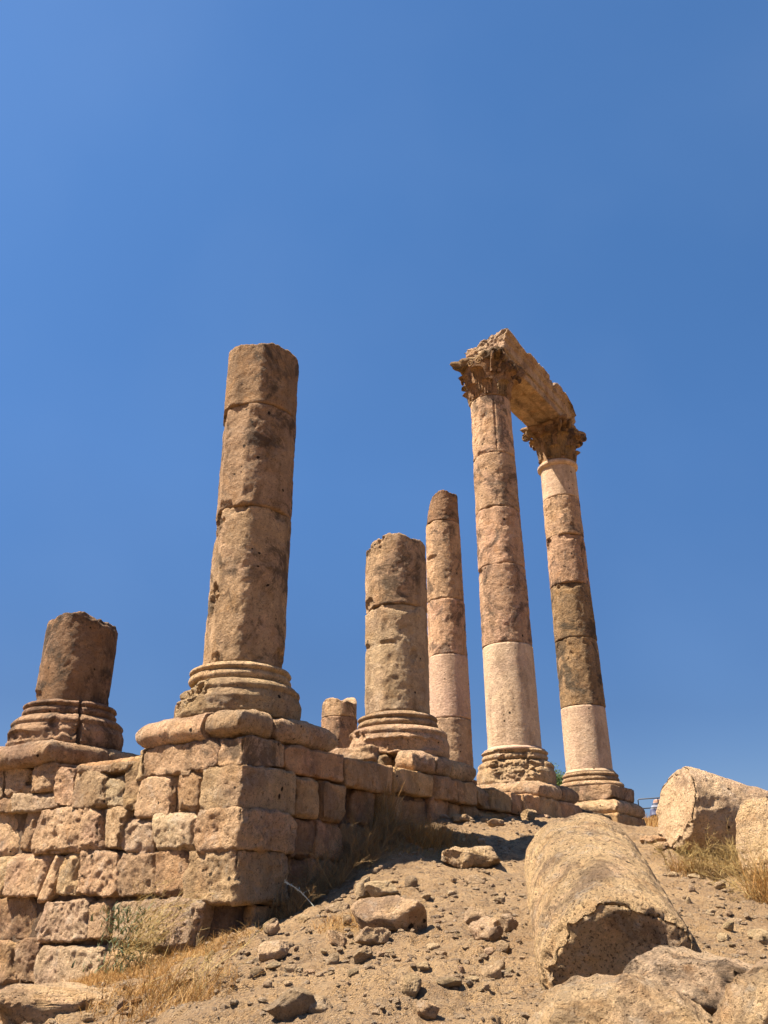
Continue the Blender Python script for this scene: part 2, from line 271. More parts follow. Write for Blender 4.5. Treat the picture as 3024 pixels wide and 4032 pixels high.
def block(name, parent, s0, s1, t0, t1, z0, z1, axes='AB', quad=None, r=.045, lump=.02, rough=.012, chip=.05, res=.027, bulge='', mat=None, seed=None, origin=None, label=None, cuts=6, tilt=.0):
    """a stone block: s along axis a, t along axis b (axes AB); quad = four (s,z) corners TL,TR,BR,BL replacing the front outline"""
    global SEED; SEED += 1; sd = SEED*1.37 if seed is None else seed
    L = np.array([abs(s1-s0), abs(t1-t0), abs(z1-z0)]); nn = np.clip(np.round(L/res).astype(int), 5, 110)
    I, F = box_surface(*nn); t = I/nn; p = (t-.5)*L; rr = min(r, L.min()*.45)
    rr *= .42; rg = np.random.default_rng(int(sd*1009) % 100003)
    qv = np.clip(p, -(L/2-rr), L/2-rr); nv = p-qv; ln = np.linalg.norm(nv, axis=1)[:, None]; nv = nv/ln; p = qv+rr*nv
    for _ in range(int(cuts*1.0)):
        d_ = np.where(rg.random(3) < .28, .06, rg.uniform(.35, 1, 3))*np.where(rg.random(3) < .5, -1, 1)
        if axes == 'AB' and quad is not None: d_[1] = -abs(d_[1])
        d_ /= np.linalg.norm(d_); h_ = np.abs(d_)@(L/2)-rg.uniform(.02, .105)*min(1, L.min()/.35)
        ov = np.maximum(0, p@d_-h_-.016*fbm(p, .11, 2, sd+_)); p = p-ov[:, None]*d_*.97
    t = p/L+.5; tlx, tlz = rg.normal(0, tilt), rg.normal(0, tilt*.8)
    w = np.clip(t[:, 2], 0, 1); R = L[2]/2; ins = (R-np.sqrt(np.maximum(0, R*R-((w-.5)*L[2])**2)))*.85
    sa, sb, ta, tb = s0+0*ins, s1+0*ins, t0+0*ins, t1+0*ins
    if 'a' in bulge: sa = sa+ins
    if 'A' in bulge: sb = sb-ins
    if 'b' in bulge: ta = ta+ins
    if 'B' in bulge: tb = tb-ins
    if quad is not None:
        (aTL, zTL), (aTR, zTR), (aBR, zBR), (aBL, zBL) = quad; u = t[:, 0] if axes != 'R' else t[:, 1]
        top_s = aBL*0+aTL+(aTR-aTL)*u; S = (aBL+(aBR-aBL)*u)*(1-w)+top_s*w; Z = (zBL+(zBR-zBL)*u)*(1-w)+(zTL+(zTR-zTL)*u)*w
        if axes != 'R': A_ = S; B_ = ta+(tb-ta)*t[:, 1]
        else: B_ = S; A_ = sa+(sb-sa)*t[:, 0]
    else: A_ = sa+(sb-sa)*t[:, 0]; B_ = ta+(tb-ta)*t[:, 1]; Z = z0+(z1-z0)*w
    if tilt:
        if axes == 'R' or (quad is None and t0 < -.95 and False): A_ = A_+(1-t[:, 0])*(tlx*(t[:, 1]-.5)*L[1]+tlz*(w-.5)*L[2])
        else: B_ = B_+(1-t[:, 1])*(tlx*(t[:, 0]-.5)*L[0]+tlz*(w-.5)*L[2])
    P = C2+A_[:, None]*EE+B_[:, None]*D; P[:, 2] = Z
    N = nv[:, :1]*EE+nv[:, 1:2]*D+nv[:, 2:]*ZZ
    P = P+N*rough_disp(P, N, sd, lump, rough, chip, np.abs(nv).max(1))[:, None]
    # EE,D,ZZ is left handed: flip the winding
    o = add_mesh(name, P, F[:, ::-1], mat, parent, origin=origin)
    if label: o['label'] = label
    return o
SEED = 0

# ---------------------------------------------------------------- lathe
def lathe(name, parent, a, b, prof, mat, origin, gouges=(), nth=190, res=.03, lump=.012, rough=.008, chip=.02, seedv=None, topcut=None, edge=.018, capped=True, chipedge=.05, label=None, sq=0, facets=()):
    global SEED; SEED += 1; sd = SEED*2.11 if seedv is None else seedv
    pr = np.array(prof, float); pts = [pr[0]]
    for i in range(1, len(pr)):
        L = np.linalg.norm(pr[i]-pr[i-1]); k = max(1, int(L/res))
        for j in range(1, k+1): pts.append(pr[i-1]+(pr[i]-pr[i-1])*j/k)
    pts = np.array(pts); nz = len(pts); th = np.linspace(0, 2*math.pi, nth, endpoint=False)
    Rr, T = np.meshgrid(pts[:, 0], th, indexing='ij'); Zr, _ = np.meshgrid(pts[:, 1], th, indexing='ij')
    Rr = Rr.ravel().copy(); T = T.ravel(); Z = Zr.ravel().copy(); z0, z1 = pts[:, 1].min(), pts[:, 1].max()
    c = AB(a, b); dx, dy = np.sin(T), np.cos(T)
    if sq:   # square plan, half side sq, turned to the wall
        da = dx*EE[0]+dy*EE[1]; db = dx*D[0]+dy*D[1]; Rr = Rr/np.maximum(np.abs(da), np.abs(db))
    P = np.stack([c[0]+Rr*dx, c[1]+Rr*dy, Z], 1)
    if topcut is not None:
        top = topcut(np.degrees(T), P); f = np.clip((Z-z0)/(z1-z0), 0, 1); Z = z0+f*(top-z0); P[:, 2] = Z; zt = top
    else: zt = z1
    dr = lump*fbm(P, .5, 3, sd)+rough*(.6*ridge(P, .09, 3, sd+1)+.6*fbm(P, .2, 3, sd+2))-chip*np.maximum(0, fbm(P, .3, 3, sd+3)-.12)
    if edge:
        en = np.clip(fbm(P*[1, 1, 0], .22, 2, sd+4), 0, 1)*chipedge; et = np.clip(fbm(P*[1, 1, 0], .26, 2, sd+5), 0, 1)*chipedge
        for dz, c_ in ((Z-z0, edge+en), (zt-Z, edge+et)):
            kk = np.clip(c_-dz, 0, c_); dr -= c_-np.sqrt(np.maximum(c_*c_-kk*kk, 0))
    for (ga, gzz, wa, wz, dp) in gouges:
        da = (np.degrees(T)-ga+180) % 360-180; k = np.sqrt((da/wa)**2+((Z-gzz)/wz)**2)+.35*fbm(P, .2, 3, sd+6)
        f_ = 1-sstep(.72, 1.0, k); dr -= f_*(dp+.35*dp*ridge(P, .12, 3, sd+8)-.25*dp*fbm(P, .07, 2, sd+9))
    for (fa, fh) in facets:     # flat broken faces: the drum cut back to a plane
        cd = np.cos(T-math.radians(fa)); hh_ = fh+.012*fbm(P, .25, 3, sd+12)+.006*ridge(P, .08, 2, sd+13); ex = np.where(cd > .3, Rr+dr-hh_/np.maximum(cd, .3), 0); dr = dr-np.maximum(0, ex)
    P[:, 0] += dr*dx; P[:, 1] += dr*dy
    i = np.arange(nz*nth).reshape(nz, nth); F = np.stack([i[:-1], i[1:], np.roll(i, -1, 1)[1:], np.roll(i, -1, 1)[:-1]], -1).reshape(-1, 4)
    Vs = [P]; Fs = [F]; n0 = len(P)
    if capped:
        for ri, up in ((0, False), (nz-1, True)):
            ring = P[i[ri]]; cen = ring.mean(0); prev = i[ri]
            for fr in (.85, .65, .4, .15, 0.001):
                kb = np.clip((fr-.5)/.5, 0, 1); idl = np.stack([np.sin(th), np.cos(th), th*0], 1)*np.linalg.norm((ring-cen)[:, :2], axis=1).mean(); q_ = cen+((ring-cen)*kb+idl*(1-kb))*fr if not sq else cen+(ring-cen)*fr; q_[:, 2] = ring[:, 2]*fr+cen[2]*(1-fr)+(.03*fbm(q_, .2, 3, sd+7) if up else 0)
                cur = np.arange(nth)+n0; Vs.append(q_); n0 += nth
                f_ = np.stack([prev, cur, np.roll(cur, -1), np.roll(prev, -1)], -1)
                Fs.append(f_ if up else f_[:, ::-1]); prev = cur
    o = add_mesh(name, np.concatenate(Vs), np.concatenate(Fs)[:, ::-1], mat, parent, origin=origin)
    if label: o['label'] = label
    return o

# ---------------------------------------------------------------- columns
Z0 = 4.95
def zR(z, Rb=.655, Rt=.575): return Rb+(Rt-Rb)*np.clip((z-Z0)/(14.9-Z0), 0, 1)**1.3
FAC = {}
def drums(root, a, b, zs, mats, org, Rb=.655, Rt=.575, gouges={}, topcut=None, roughs={}, labels={}, nth=190, facets={}):
    for k in range(len(zs)-1):
        z0, z1 = zs[k]+.003, zs[k+1]-.003; m_ = mats[k]; new = m_ is M_NEW; r0, r1 = zR(z0, Rb, Rt), zR(z1, Rb, Rt)
        rk = roughs.get(k, 1.0)*(.25 if new else 1)
        lathe('drum', root, a+rng.normal()*.006, b+rng.normal()*.006, [(r0, z0), (zR((z0+z1)/2, Rb, Rt), (z0+z1)/2), (r1, z1)], m_, org, gouges.get(k, ()), nth=nth,
              lump=.009*rk, rough=.0095*rk, chip=.03*rk, topcut=topcut if k == len(zs)-2 else None, edge=.008 if new else .013, chipedge=.012 if new else .075, label=labels.get(k), facets=() if new else facets.get(k, ((rng.uniform(-180, 180), .94*r0), (rng.uniform(-180, 180), .955*r0))))
def arc(r0, z0, r1, z1, bul, n=8):
    """half-round moulding from (r0,z0) up to (r1,z1)"""
    return [(r0+(r1-r0)*k/n+bul*math.sin(math.pi*k/n), z0+(z1-z0)*k/n) for k in range(n+1)]
def plinth_ring(root, a, b, org, fa, fb, h=1.1, z0=3.735, z1=4.125, mat=None, skip=(), lab=True):
    """square ring of rounded plinth stones; fa / fb = joints along the sunlit face and along the shaded face"""
    kw = dict(r=.05, lump=.03, rough=.012, chip=.07, res=.03, mat=mat or M_WALL, origin=org); w = .75
    A = [a-h]+[x for x in fa]+[a+h]; B = [b-h]+[x for x in fb]+[b+h]
    n = len(A)-1
    for k in range(n):       # sunlit face, low b; first piece is the corner piece
        if ('f', k) in skip: continue
        s0, s1 = A[k], A[k+1]; bl = 'b'+('a' if k == 0 else '')+('A' if k == n-1 else '')
        block('plinth_stone', root, s0+.004, s1-.004, b-h, (B[1] if k == 0 else b-h+w)-.004, z0, z1, bulge=bl, **kw)
    for k in range(1, len(B)-1):
        bl = 'a'+('B' if k == len(B)-2 else '')
        block('plinth_stone', root, a-h, a-h+w, B[k]+.004, B[k+1]-.004, z0, z1, bulge=bl, **kw)
    block('plinth_stone', root, a-h+w+.01, a+h, b+h-w, b+h, z0, z1, bulge='AB', **{**kw, 'res': .06})
    block('plinth_stone', root, a+h-w, a+h, b-h+w+.01, b+h-w-.01, z0, z1, bulge='A', **{**kw, 'res': .06})
    block('plinth_core', root, a-h+w-.2, a+h-w+.2, b-h+w-.2, b+h-w+.2, z0, z1-.02, **{**kw, 'res': .08})
def attic(root, a, b, org, mat, gouges=(), gl=(), low=.95, lowm=None, mid=.80):
    """moulded round base: two half-round rings over a broad lower drum"""
    up = [(.70, 4.97), (.72, 4.93)]
    prof = [(mid-.06, 4.70)]+arc(mid-.035, 4.70, mid-.03, 4.83, .035)+[(mid-.055, 4.838)]+arc(mid-.04, 4.845, mid-.045, 4.94, .045)+[(.69, 4.955), (.665, 4.975)]
    lathe('base_moulding', root, a, b, prof, mat, org, gouges, res=.012, lump=.008, rough=.006, chip=.03, edge=0, nth=220)
    prof = [(low-.03, 4.13), (low, 4.2), (low+.005, 4.40), (low-.035, 4.50), (low-.05, 4.51)]+arc(low-.045, 4.52, low-.10, 4.66, .045)+[(mid-.02, 4.695)]
    lathe('base_drum', root, a, b, prof, lowm or mat, org, gl, res=.015, lump=.01, rough=.008, chip=.04, edge=0, nth=220)

# corner column, three drums, broken top
o2 = AB(0, 0, 3.72)
col2 = empty('broken_column', o2, 'tallest broken column, three drums without a capital, on the near corner of the podium', 'column', 'columns of the ruined temple')
drums(col2, 0, 0, [4.97, 7.62, 9.60, 10.93], [M_COL, M_COL, M_COLD], o2, Rb=.66, Rt=.735,
      gouges={0: [(-118, 7.35, 26, .32, .10), (-128, 6.05, 22, .28, .09), (-112, 5.6, 30, 1.2, .03), (195, 7.6, 18, .12, .05), (130, 7.58, 18, .15, .04), (95, 5.05, 30, .25, .06), (-145, 5.0, 20, .13, .05)],
              1: [(-100, 9.4, 16, .35, .06), (-104, 8.4, 30, .5, .035), (215, 7.63, 18, .16, .05)], 2: [(-95, 10.7, 30, .35, .07)]},
      roughs={0: 1.2, 1: 1.1}, topcut=lambda t, P: 10.86+.07*fbm(P, .35, 3, 3)+.05*np.cos(np.radians(t-150)), facets={0: [(-118, .585), (-88, .60), (200, .625), (150, .635)], 1: [(-108, .59), (-75, .62), (205, .64)], 2: [(-102, .62), (190, .655)]}, labels={2: 'blackened top drum with a crumbled rim'}, nth=240)
attic(col2, 0, 0, o2, M_WALL, low=.965, gouges=[], gl=[(-122, 4.62, 36, .3, .13), (-118, 4.35, 26, .15, .05)])
plinth_ring(col2, -.04, .0, o2, [-.42], [-.33], h=1.1)
lathe('iron_cramp', col2, .88, -.5, [(.02, 4.2), (.018, 4.42), (.008, 4.47)], M_COLD, o2, nth=8, edge=0)

# second broken column in the row
b3 = 4.44; o3 = AB(0, b3, 3.72)
col3 = empty('broken_column', o3, 'thick two-drum broken column in the middle of the row, half covering a taller thin one', 'column', 'columns of the ruined temple')
drums(col3, 0, b3, [4.97, 7.14, 8.72], [M_MID, M_COL], o3, Rb=.65, Rt=.655, gouges={0: [(-105, 6.35, 22, .07, .05), (205, 6.33, 25, .035, .04), (-115, 7.15, 40, .08, .06), (170, 7.1, 40, .12, .03), (150, 6.1, 8, .14, .045)],
      1: [(-125, 8.5, 35, .35, .07), (-110, 7.25, 30, .12, .05)]}, topcut=lambda t, P: 8.62+.07*fbm(P, .3, 3, 5)+.06*np.cos(np.radians(t-170)), nth=220)
attic(col3, 0, b3, o3, M_WALL, low=1.0, mid=.79, gl=[(175, 4.3, 60, .14, .05), (250, 4.45, 30, .2, .05)])
plinth_ring(col3, .0, b3, o3, [-.62], [b3-.35, b3+.2], h=1.1, skip=[('f', 1)])
block('plinth_stone', col3, -.35, .0, b3-1.0, b3-.5, 3.72, 4.06, r=.1, lump=.05, rough=.02, chip=.1, mat=M_WALL, origin=o3)
block('plinth_stone', col3, .02, .8, b3-.85, b3-.3, 3.72, 3.98, r=.08, lump=.05, rough=.02, chip=.1, mat=M_WALL, origin=o3)
block('plinth_stone', col3, -.2, 1.15, b3-1.15, b3-.3, 4.0, 4.26, r=.07, lump=.05, rough=.025, chip=.1, mat=M_WALL, origin=o3)

# far-left stump
a1 = 4.357; o1 = AB(a1, 0, 3.72)
col1 = empty('broken_column', o1, 'short one-drum column stump at the far left on a split moulded base, stained dark', 'column', 'columns of the ruined temple')
drums(col1, a1, 0, [4.93, 6.72], [M_COLD], o1, Rb=.66, Rt=.62, gouges={0: [(-120, 5.05, 30, .16, .05), (120, 6.6, 40, .2, .05)]},
      topcut=lambda t, P: 6.62+.05*fbm(P, .3, 3, 2)-.12*np.clip(np.cos(np.radians(t-80)), 0, 1)-.10*np.clip(np.cos(np.radians(t+95)), 0, 1))
attic(col1, a1, 0, o1, M_COL, low=1.0, mid=.83, gouges=[(158, 4.83, 16, .2, .05), (148, 4.8, 1.6, .4, .10)], gl=[(165, 4.5, 18, .25, .05), (148, 4.4, 1.6, .5, .12), (-140, 4.3, 30, .1, .05)])
plinth_ring(col1, a1, 0, o1, [], [.1], h=1.18)

# row end: two full columns carrying the beam
def leaf(parent, c, th, zb, h, w, r0, org, seed, tip=.16):
    nu, nv = 25, 20; U, V = np.meshgrid(np.linspace(-1, 1, nu), np.linspace(0, 1, nv), indexing='ij'); U = U.ravel(); V = V.ravel()
    out = np.abs(np.sin(V*math.pi*4.0)); wd = w*(1.0-.22*V)*(.84+.20*out)*np.where(V > .86, np.sqrt(np.maximum(1-((V-.86)/.15)**2, .03)), 1)
    def rad(V, U): return r0(zb+V*h)+.045+.07*V+tip*np.maximum(0, V-.58)**1.6*3.4-.05*U*U
    curl = np.maximum(0, V-.78); Zv = zb+h*(V-1.7*curl**1.5)
    R = rad(V, U)+.028*np.cos(U*math.pi*5)*(1-.3*V)-.03*np.abs(U)**.5*.4
    A = th+U*wd/.68
    def pos(R): return np.stack([c[0]+R*np.sin(A), c[1]+R*np.cos(A), Zv], 1)
    P1 = pos(R); P2 = pos(R-.075); P1 = P1+.012*fbm(P1, .06, 2, seed)[:, None]
    i = np.arange(nu*nv).reshape(nu, nv); Q = np.stack([i[:-1, :-1], i[:-1, 1:], i[1:, 1:], i[1:, :-1]], -1).reshape(-1, 4)
    n0 = nu*nv; F = [Q, Q[:, ::-1]+n0]
    bd = np.concatenate([i[:, 0], i[-1, 1:], i[-2::-1, -1], i[0, -2:0:-1]]); bn = np.roll(bd, -1); F.append(np.stack([bd, bn, bn+n0, bd+n0], -1))
    return add_mesh('acanthus_leaf', np.concatenate([P1, P2]), np.concatenate(F)[:, ::-1], M_CAP, parent, origin=org)
def tube(P, rad, k=6):
    P = np.asarray(P, float); n = len(P); T = np.gradient(P, axis=0); T /= np.linalg.norm(T, axis=1)[:, None]+1e-9
    up = np.where(np.abs(T[:, 2:3]) > .95, np.array([[1., 0, 0]]), np.array([[0, 0, 1.]])); S = np.cross(T, up); S /= np.linalg.norm(S, axis=1)[:, None]+1e-9; U = np.cross(S, T)
    a = np.linspace(0, 2*math.pi, k, endpoint=False); rad = np.broadcast_to(np.asarray(rad, float), (n,))
    V = (P[:, None]+rad[:, None, None]*(np.cos(a)[None, :, None]*S[:, None]+np.sin(a)[None, :, None]*U[:, None])).reshape(-1, 3)
    i = np.arange(n*k).reshape(n, k); F = np.stack([i[:-1], np.roll(i, -1, 1)[:-1], np.roll(i, -1, 1)[1:], i[1:]], -1).reshape(-1, 4)
    return V, F
def merge(parts):
    V = []; F = []; n0 = 0
    for v, f in parts: V.append(v); F.append(f+n0); n0 += len(v)
    return np.concatenate(V), np.concatenate(F)
def capital(root, b, org, broken):
    zb, zt = 14.93, 16.31; c = AB(0, b)
    bell = lambda z: .56+.24*np.clip((np.asarray(z)-zb)/(1.35), 0, 1)**2.4
    prof = [(.57, zb), (.575, zb+.03)]+[(float(bell(z)), z) for z in np.linspace(zb+.05, zt-.16, 12)]
    cap = lathe('capital', root, 0, b, prof, M_CAP, org, res=.04, lump=.015, rough=.01, chip=.03, edge=0, nth=120)
    base = PH
    for k in range(8):
        t = base+k*math.pi/4; zz = zb+.02
        if (k, 0) not in broken: leaf(cap, c, t+math.pi/8, zz, .50, .235, bell, org, k+b, tip=.13)
        if (k, 1) not in broken: leaf(cap, c, t, zz+.12, .86, .225, bell, org, k+9+b, tip=.17)
    for k in range(4):          # corner volutes
        if (k, 2) in broken: continue
        t = base+math.pi/4+k*math.pi/2; u = np.array([math.sin(t), math.cos(t), 0]); parts = []
        for sgn in (-1, 1):
            tt = t+sgn*.16; v = np.array([math.sin(tt), math.cos(tt), 0]); s = np.linspace(0, 1, 14)
            stem = c+v*(.68+.40*s[:, None]**1.8)+ZZ*(zb+.72+.50*s[:, None]**.8); parts.append(tube(stem, .055-.015*s, 6))
            ang = np.linspace(0, 4.2*math.pi, 46); rr_ = .145*(1-ang/(4.6*math.pi)); ctr = c+v*.99+ZZ*(zb+1.10)
            parts.append(tube(ctr+(rr_*np.cos(ang+1.2))[:, None]*v+(rr_*np.sin(ang+1.2))[:, None]*ZZ, .036, 6))
        v_, f_ = merge(parts); v_ = v_+.012*fbm(v_, .09, 2, k)[:, None]; add_mesh('volute', v_, f_, M_CAP, cap, origin=org)
    for k in range(4):          # scrolled tendrils between the corners
        t = base+k*math.pi/2; parts = []
        for sgn in (-1, 1):
            tt = t+sgn*.17; v = np.array([math.sin(tt), math.cos(tt), 0]); tan = np.array([math.cos(tt), -math.sin(tt), 0])
            ang = np.linspace(0, 3.6*math.pi, 34); rr_ = .12*(1-ang/(4*math.pi)); ctr = c+v*.84+ZZ*(zb+1.04)
            parts.append(tube(ctr+(rr_*np.cos(ang))[:, None]*tan*sgn+(rr_*np.sin(ang))[:, None]*ZZ, .028, 5))
        v_, f_ = merge(parts); add_mesh('scroll', v_, f_, M_CAP, cap, origin=org)
    # abacus with hollow sides
    nth = 160; th = np.linspace(0, 2*math.pi, nth, endpoint=False); ph = ((th-base+math.pi/4) % (math.pi/2))-math.pi/4
    side = .80/np.cos(ph)*(1-.03)+.0; conc = .13*(1-(np.tan(np.abs(ph)))**2); R = np.minimum(side*1.08-conc*.9, 1.17)
    lay = [(.88, zt-.25), (.95, zt-.22), (.95, zt-.15), (1.0, zt-.13), (1.02, zt-.07), (1.0, zt-.005), (.98, zt), (.5, zt), (.001, zt)]
    lay = [(.5, zt-.25)]+lay; lay = [(.001, zt-.25)]+lay
    V = []
    for (f, z) in lay: V.append(np.stack([c[0]+R*f*np.sin(th), c[1]+R*f*np.cos(th), np.full(nth, z)], 1))
    V = np.concatenate(V); kN = len(lay); rad = (V-c)*[1, 1, 0]; rl = np.linalg.norm(rad, axis=1)[:, None]+1e-6
    V = V+rad/rl*(.07*fbm(V, .18, 3, b)-.20*np.maximum(0, fbm(V, .35, 2, b+2)-.05))[:, None]*np.clip(rl, 0, 1)
    i = np.arange(kN*nth).reshape(kN, nth); F = np.stack([i[:-1], np.roll(i, -1, 1)[:-1], np.roll(i, -1, 1)[1:], i[1:]], -1).reshape(-1, 4)
    add_mesh('abacus', V, F[:, ::-1][:, ::-1], M_CAP, cap, origin=org)
b5 = 9.5; o5 = AB(0, b5, 3.72)
col5 = empty('corinthian_column', o5, 'column whose leafy capital carries the near end of the beam, base hollowed in front', 'column', 'columns of the ruined temple')
drums(col5, 0, b5, [4.99, 7.54, 9.68, 11.34, 13.02, 14.93], [M_NEW, M_COL, M_COL, M_COL, M_COL], o5,
      gouges={1: [(-95, 9.6, 25, .1, .04)], 3: [(75, 11.4, 25, .2, .04)], 4: [(-130, 13.9, 26, .6, .03), (178, 14.0, 3.5, 1.1, .03), (225, 13.05, 20, .1, .04)]}, labels={0: 'pale restored bottom drum'})
lathe('base_fillet', col5, 0, b5, [(.71, 4.90), (.74, 4.915), (.745, 4.965), (.69, 4.985), (.66, 5.02)], M_NEW, o5, res=.02, lump=.002, rough=.002, chip=0, edge=0)
attic(col5, 0, b5, o5, M_WALL, low=.945, mid=.80, gouges=[(192, 4.82, 34, .3, .07)], gl=[(195, 4.5, 42, .35, .11), (150, 4.6, 18, .14, .05)])
plinth_ring(col5, 0, b5, o5, [.75], [b5+.15], h=1.1)
capital(col5, b5, o5, {(1, 0), (3, 1), (2, 2)})
b6 = 14.2; o6 = AB(0, b6, 3.72)
col6 = empty('corinthian_column', o6, 'rightmost standing column, pale at top and bottom, carrying the far end of the beam', 'column', 'columns of the ruined temple')
drums(col6, 0, b6, [4.99, 6.79, 8.82, 10.57, 12.22, 13.59, 14.88], [M_NEW, M_COLD, M_COLD, M_COL, M_COL, M_NEW], o6,
      gouges={1: [(-120, 8.5, 40, .4, .03)], 2: [(200, 10.5, 50, .15, .05)], 3: [(180, 12.15, 40, .15, .05), (140, 11.5, 6, .5, .06), (-100, 12.0, 20, .25, .07)], 4: [(-130, 13, 30, .4, .03)]},
      labels={0: 'pale restored bottom drum', 5: 'pale restored top drum'})
lathe('neck_ring', col6, 0, b6, [(.575, 14.72), (.62, 14.74), (.665, 14.79), (.665, 14.86), (.62, 14.91), (.57, 14.93)], M_NEW, o6, res=.02, lump=.003, rough=.003, chip=.005, edge=0)
lathe('base_fillet', col6, 0, b6, [(.70, 4.93), (.72, 4.95), (.69, 4.985), (.665, 5.02)], M_NEW, o6, res=.02, lump=.002, rough=.002, chip=0, edge=0)
prof = [(.74, 4.68)]+arc(.765, 4.68, .77, 4.80, .03)+[(.745, 4.81)]+arc(.755, 4.82, .75, 4.92, .035)+[(.67, 4.95)]
lathe('base_moulding', col6, 0, b6, prof, M_WALL, o6, res=.015, lump=.01, rough=.006, chip=.03, edge=0)
lathe('base_drum', col6, 0, b6, [(.86, 4.52)]+arc(.875, 4.525, .84, 4.67, .05)+[(.7, 4.69)], M_WALL, o6, res=.015, lump=.008, rough=.006, chip=.03, edge=0)
block('base_slab', col6, -.93, .5, b6-.93, b6+.93, 4.13, 4.515, r=.02, mat=M_COL, origin=o6, lump=.02)
block('base_slab', col6, .51, .93, b6-.9, b6+.9, 4.13, 4.50, r=.05, mat=M_COL, origin=o6, lump=.04)
plinth_ring(col6, 0, b6, o6, [.93], [b6+.1], h=1.1)
capital(col6, b6, o6, {(0, 1), (4, 0), (5, 0), (6, 1), (3, 2)})

# the beam between the two capitals
def beam():
    n0, n1 = b5-.10, b6+.42; zb, zt = 16.33, 17.46; ob = AB(-.05, (n0+n1)/2, zb)
    root = empty('architrave', ob, 'heavy broken stone beam resting on the two leafy capitals', 'stone beam')
    # cross-section, going round: (a,z)
    sec = [(.62, zb), (.25, zb), (.21, zb+.09), (-.21, zb+.09), (-.25, zb), (-.60, zb), (-.60, zb+.26), (-.625, zb+.27), (-.625, zb+.31), (-.655, zb+.32), (-.655, zb+.62), (-.68, zb+.63), (-.68, zb+.67), (-.71, zb+.68),
           (-.71, zb+.93), (-.76, zb+.97), (-.80, zb+1.05), (-.78, zt), (.62, zt), (.70, zt-.2), (.66, zb+.6), (.64, zb+.3)]
    pts = []
    for i in range(len(sec)):
        p, q_ = np.array(sec[i]), np.array(sec[(i+1) % len(sec)]); k = max(1, int(np.linalg.norm(q_-p)/.035))
        for j in range(k): pts.append(p+(q_-p)*j/k)
    pts = np.array(pts); ns = len(pts); nb = 150; bb = np.linspace(n0, n1, nb); cen = np.array([-.03, zb+.55])
    fr_ = [.001]+list(np.linspace(.08, .96, 14)); rows = [(bb[0], f) for f in fr_]+[(x, 1) for x in bb]+[(bb[-1], f) for f in fr_[::-1]]
    V = []; 
    for (x, f) in rows:
        p = cen+(pts-cen)*f; V.append(C2+p[:, :1]*EE+x*D+p[:, 1:]*ZZ)
    V = np.concatenate(V); 
    rel = V-C2; aa = rel@EE; bbv = rel@D; zz = V[:, 2]
    N = (aa-cen[0])[:, None]*EE*.8+(zz-cen[1])[:, None]*ZZ; N /= np.linalg.norm(N, axis=1)[:, None]+1e-6
    t = (bbv-n0)/(n1-n0); top = sstep(zt-.5, zt, zz)
    dmg = .008*fbm(V, .3, 3, 3)+.004*ridge(V, .1, 2, 5)-(.05+.32*top)*np.maximum(0, fbm(V, .45, 3, 7)-.25)
    fv = np.repeat([f for _, f in rows], ns); V = V+N*(dmg*sstep(.8, 1, fv))[:, None]
    V[:, 2] -= top*(.12*np.maximum(0, fbm(V, .35, 3, 8)+.0)+.26*sstep(.75, 1, t)+.12*sstep(.12, .0, np.abs(t-.2)))
    V[:, 2] -= top*.32*sstep(.91, 1, t)
    V[:, 2] -= top*sstep(-.3, .6, aa)*sstep(.3, 0, t)*.22+top*.12
    endw = sstep(.06, 0, t)+sstep(.94, 1, t); V = V+D*((.08*fbm(V, .25, 3, 4)+.03*ridge(V, .1, 2, 6))*endw)[:, None]
    V = V-D*(.25*sstep(zb+.5, zt, zz)*sstep(.9, 1, t))[:, None]
    nr_ = len(rows); i = np.arange(nr_*ns).reshape(nr_, ns); F = np.stack([i[:-1], np.roll(i, -1, 1)[:-1], np.roll(i, -1, 1)[1:], i[1:]], -1).reshape(-1, 4)
    add_mesh('beam_block', V, F, M_BEAM, root, origin=ob)
    # bead strings under the mouldings of the side face
    for (av, zv) in ((-.632, zb+.29), (-.662, zb+.65)):
        xs = np.arange(n0+.15, n1-.2, .085); parts = []
        for x in xs:
            if perlin(np.array([[x*1.1, av*9, .5]]))[0] > .22: continue
            p = AB(av, x, zv); parts.append(tube([p-D*.033, p-D*.02, p, p+D*.02, p+D*.033], [.004, .021, .027, .021, .004], 6))
        if parts: v_, f_ = merge(parts); add_mesh('bead_string', v_, f_, M_BEAM, root, origin=ob)
M_BEAM = stone('beam_limestone', (0.606, 0.438, 0.267), (0.496, 0.347, 0.207), (0.569, 0.393, 0.259), dark=.45, orange=.5, pits=.8, bump=1.3, white=.25, streak=.35, rnd=.02)
beam()

# thin column behind, and a far stub
r = ray(1745, 2153); r = r/np.hypot(r[0], r[1]); P4 = EYE+r*26.3; a4, b4 = (P4-C2)@EE, (P4-C2)@D; o4 = AB(a4, b4, 3.9)
col4 = empty('broken_column', o4, 'slender tall column without capital standing in the back row, top broken on a slant', 'column', 'columns of the ruined temple')
drums(col4, a4, b4, [5.0, 6.76, 8.74, 10.6, 13.4, 14.85], [M_MID, M_NEW, M_COL, M_COL, M_COLD], o4, Rb=.66, Rt=.56, gouges={3: [(-125, 12.1, 30, .08, .05)]},
      topcut=lambda t, P: 14.50+.08*fbm(P, .2, 3, 5)-1.15*sstep(-.15, .55, (P-C2)@EE-a4), labels={1: 'pale restored drum'}, nth=150)
attic(col4, a4, b4, o4, M_COL); block('plinth_stone', col4, a4-1.1, a4+1.1, b4-1.1, b4+1.1, 3.74, 4.12, bulge='aAbB', mat=M_COL, origin=o4, res=.06)
r = ray(1328, 2833); r = r/np.hypot(r[0], r[1]); P7 = EYE+r*31; a7, b7 = (P7-C2)@EE, (P7-C2)@D; o7 = AB(a7, b7, 3.9)
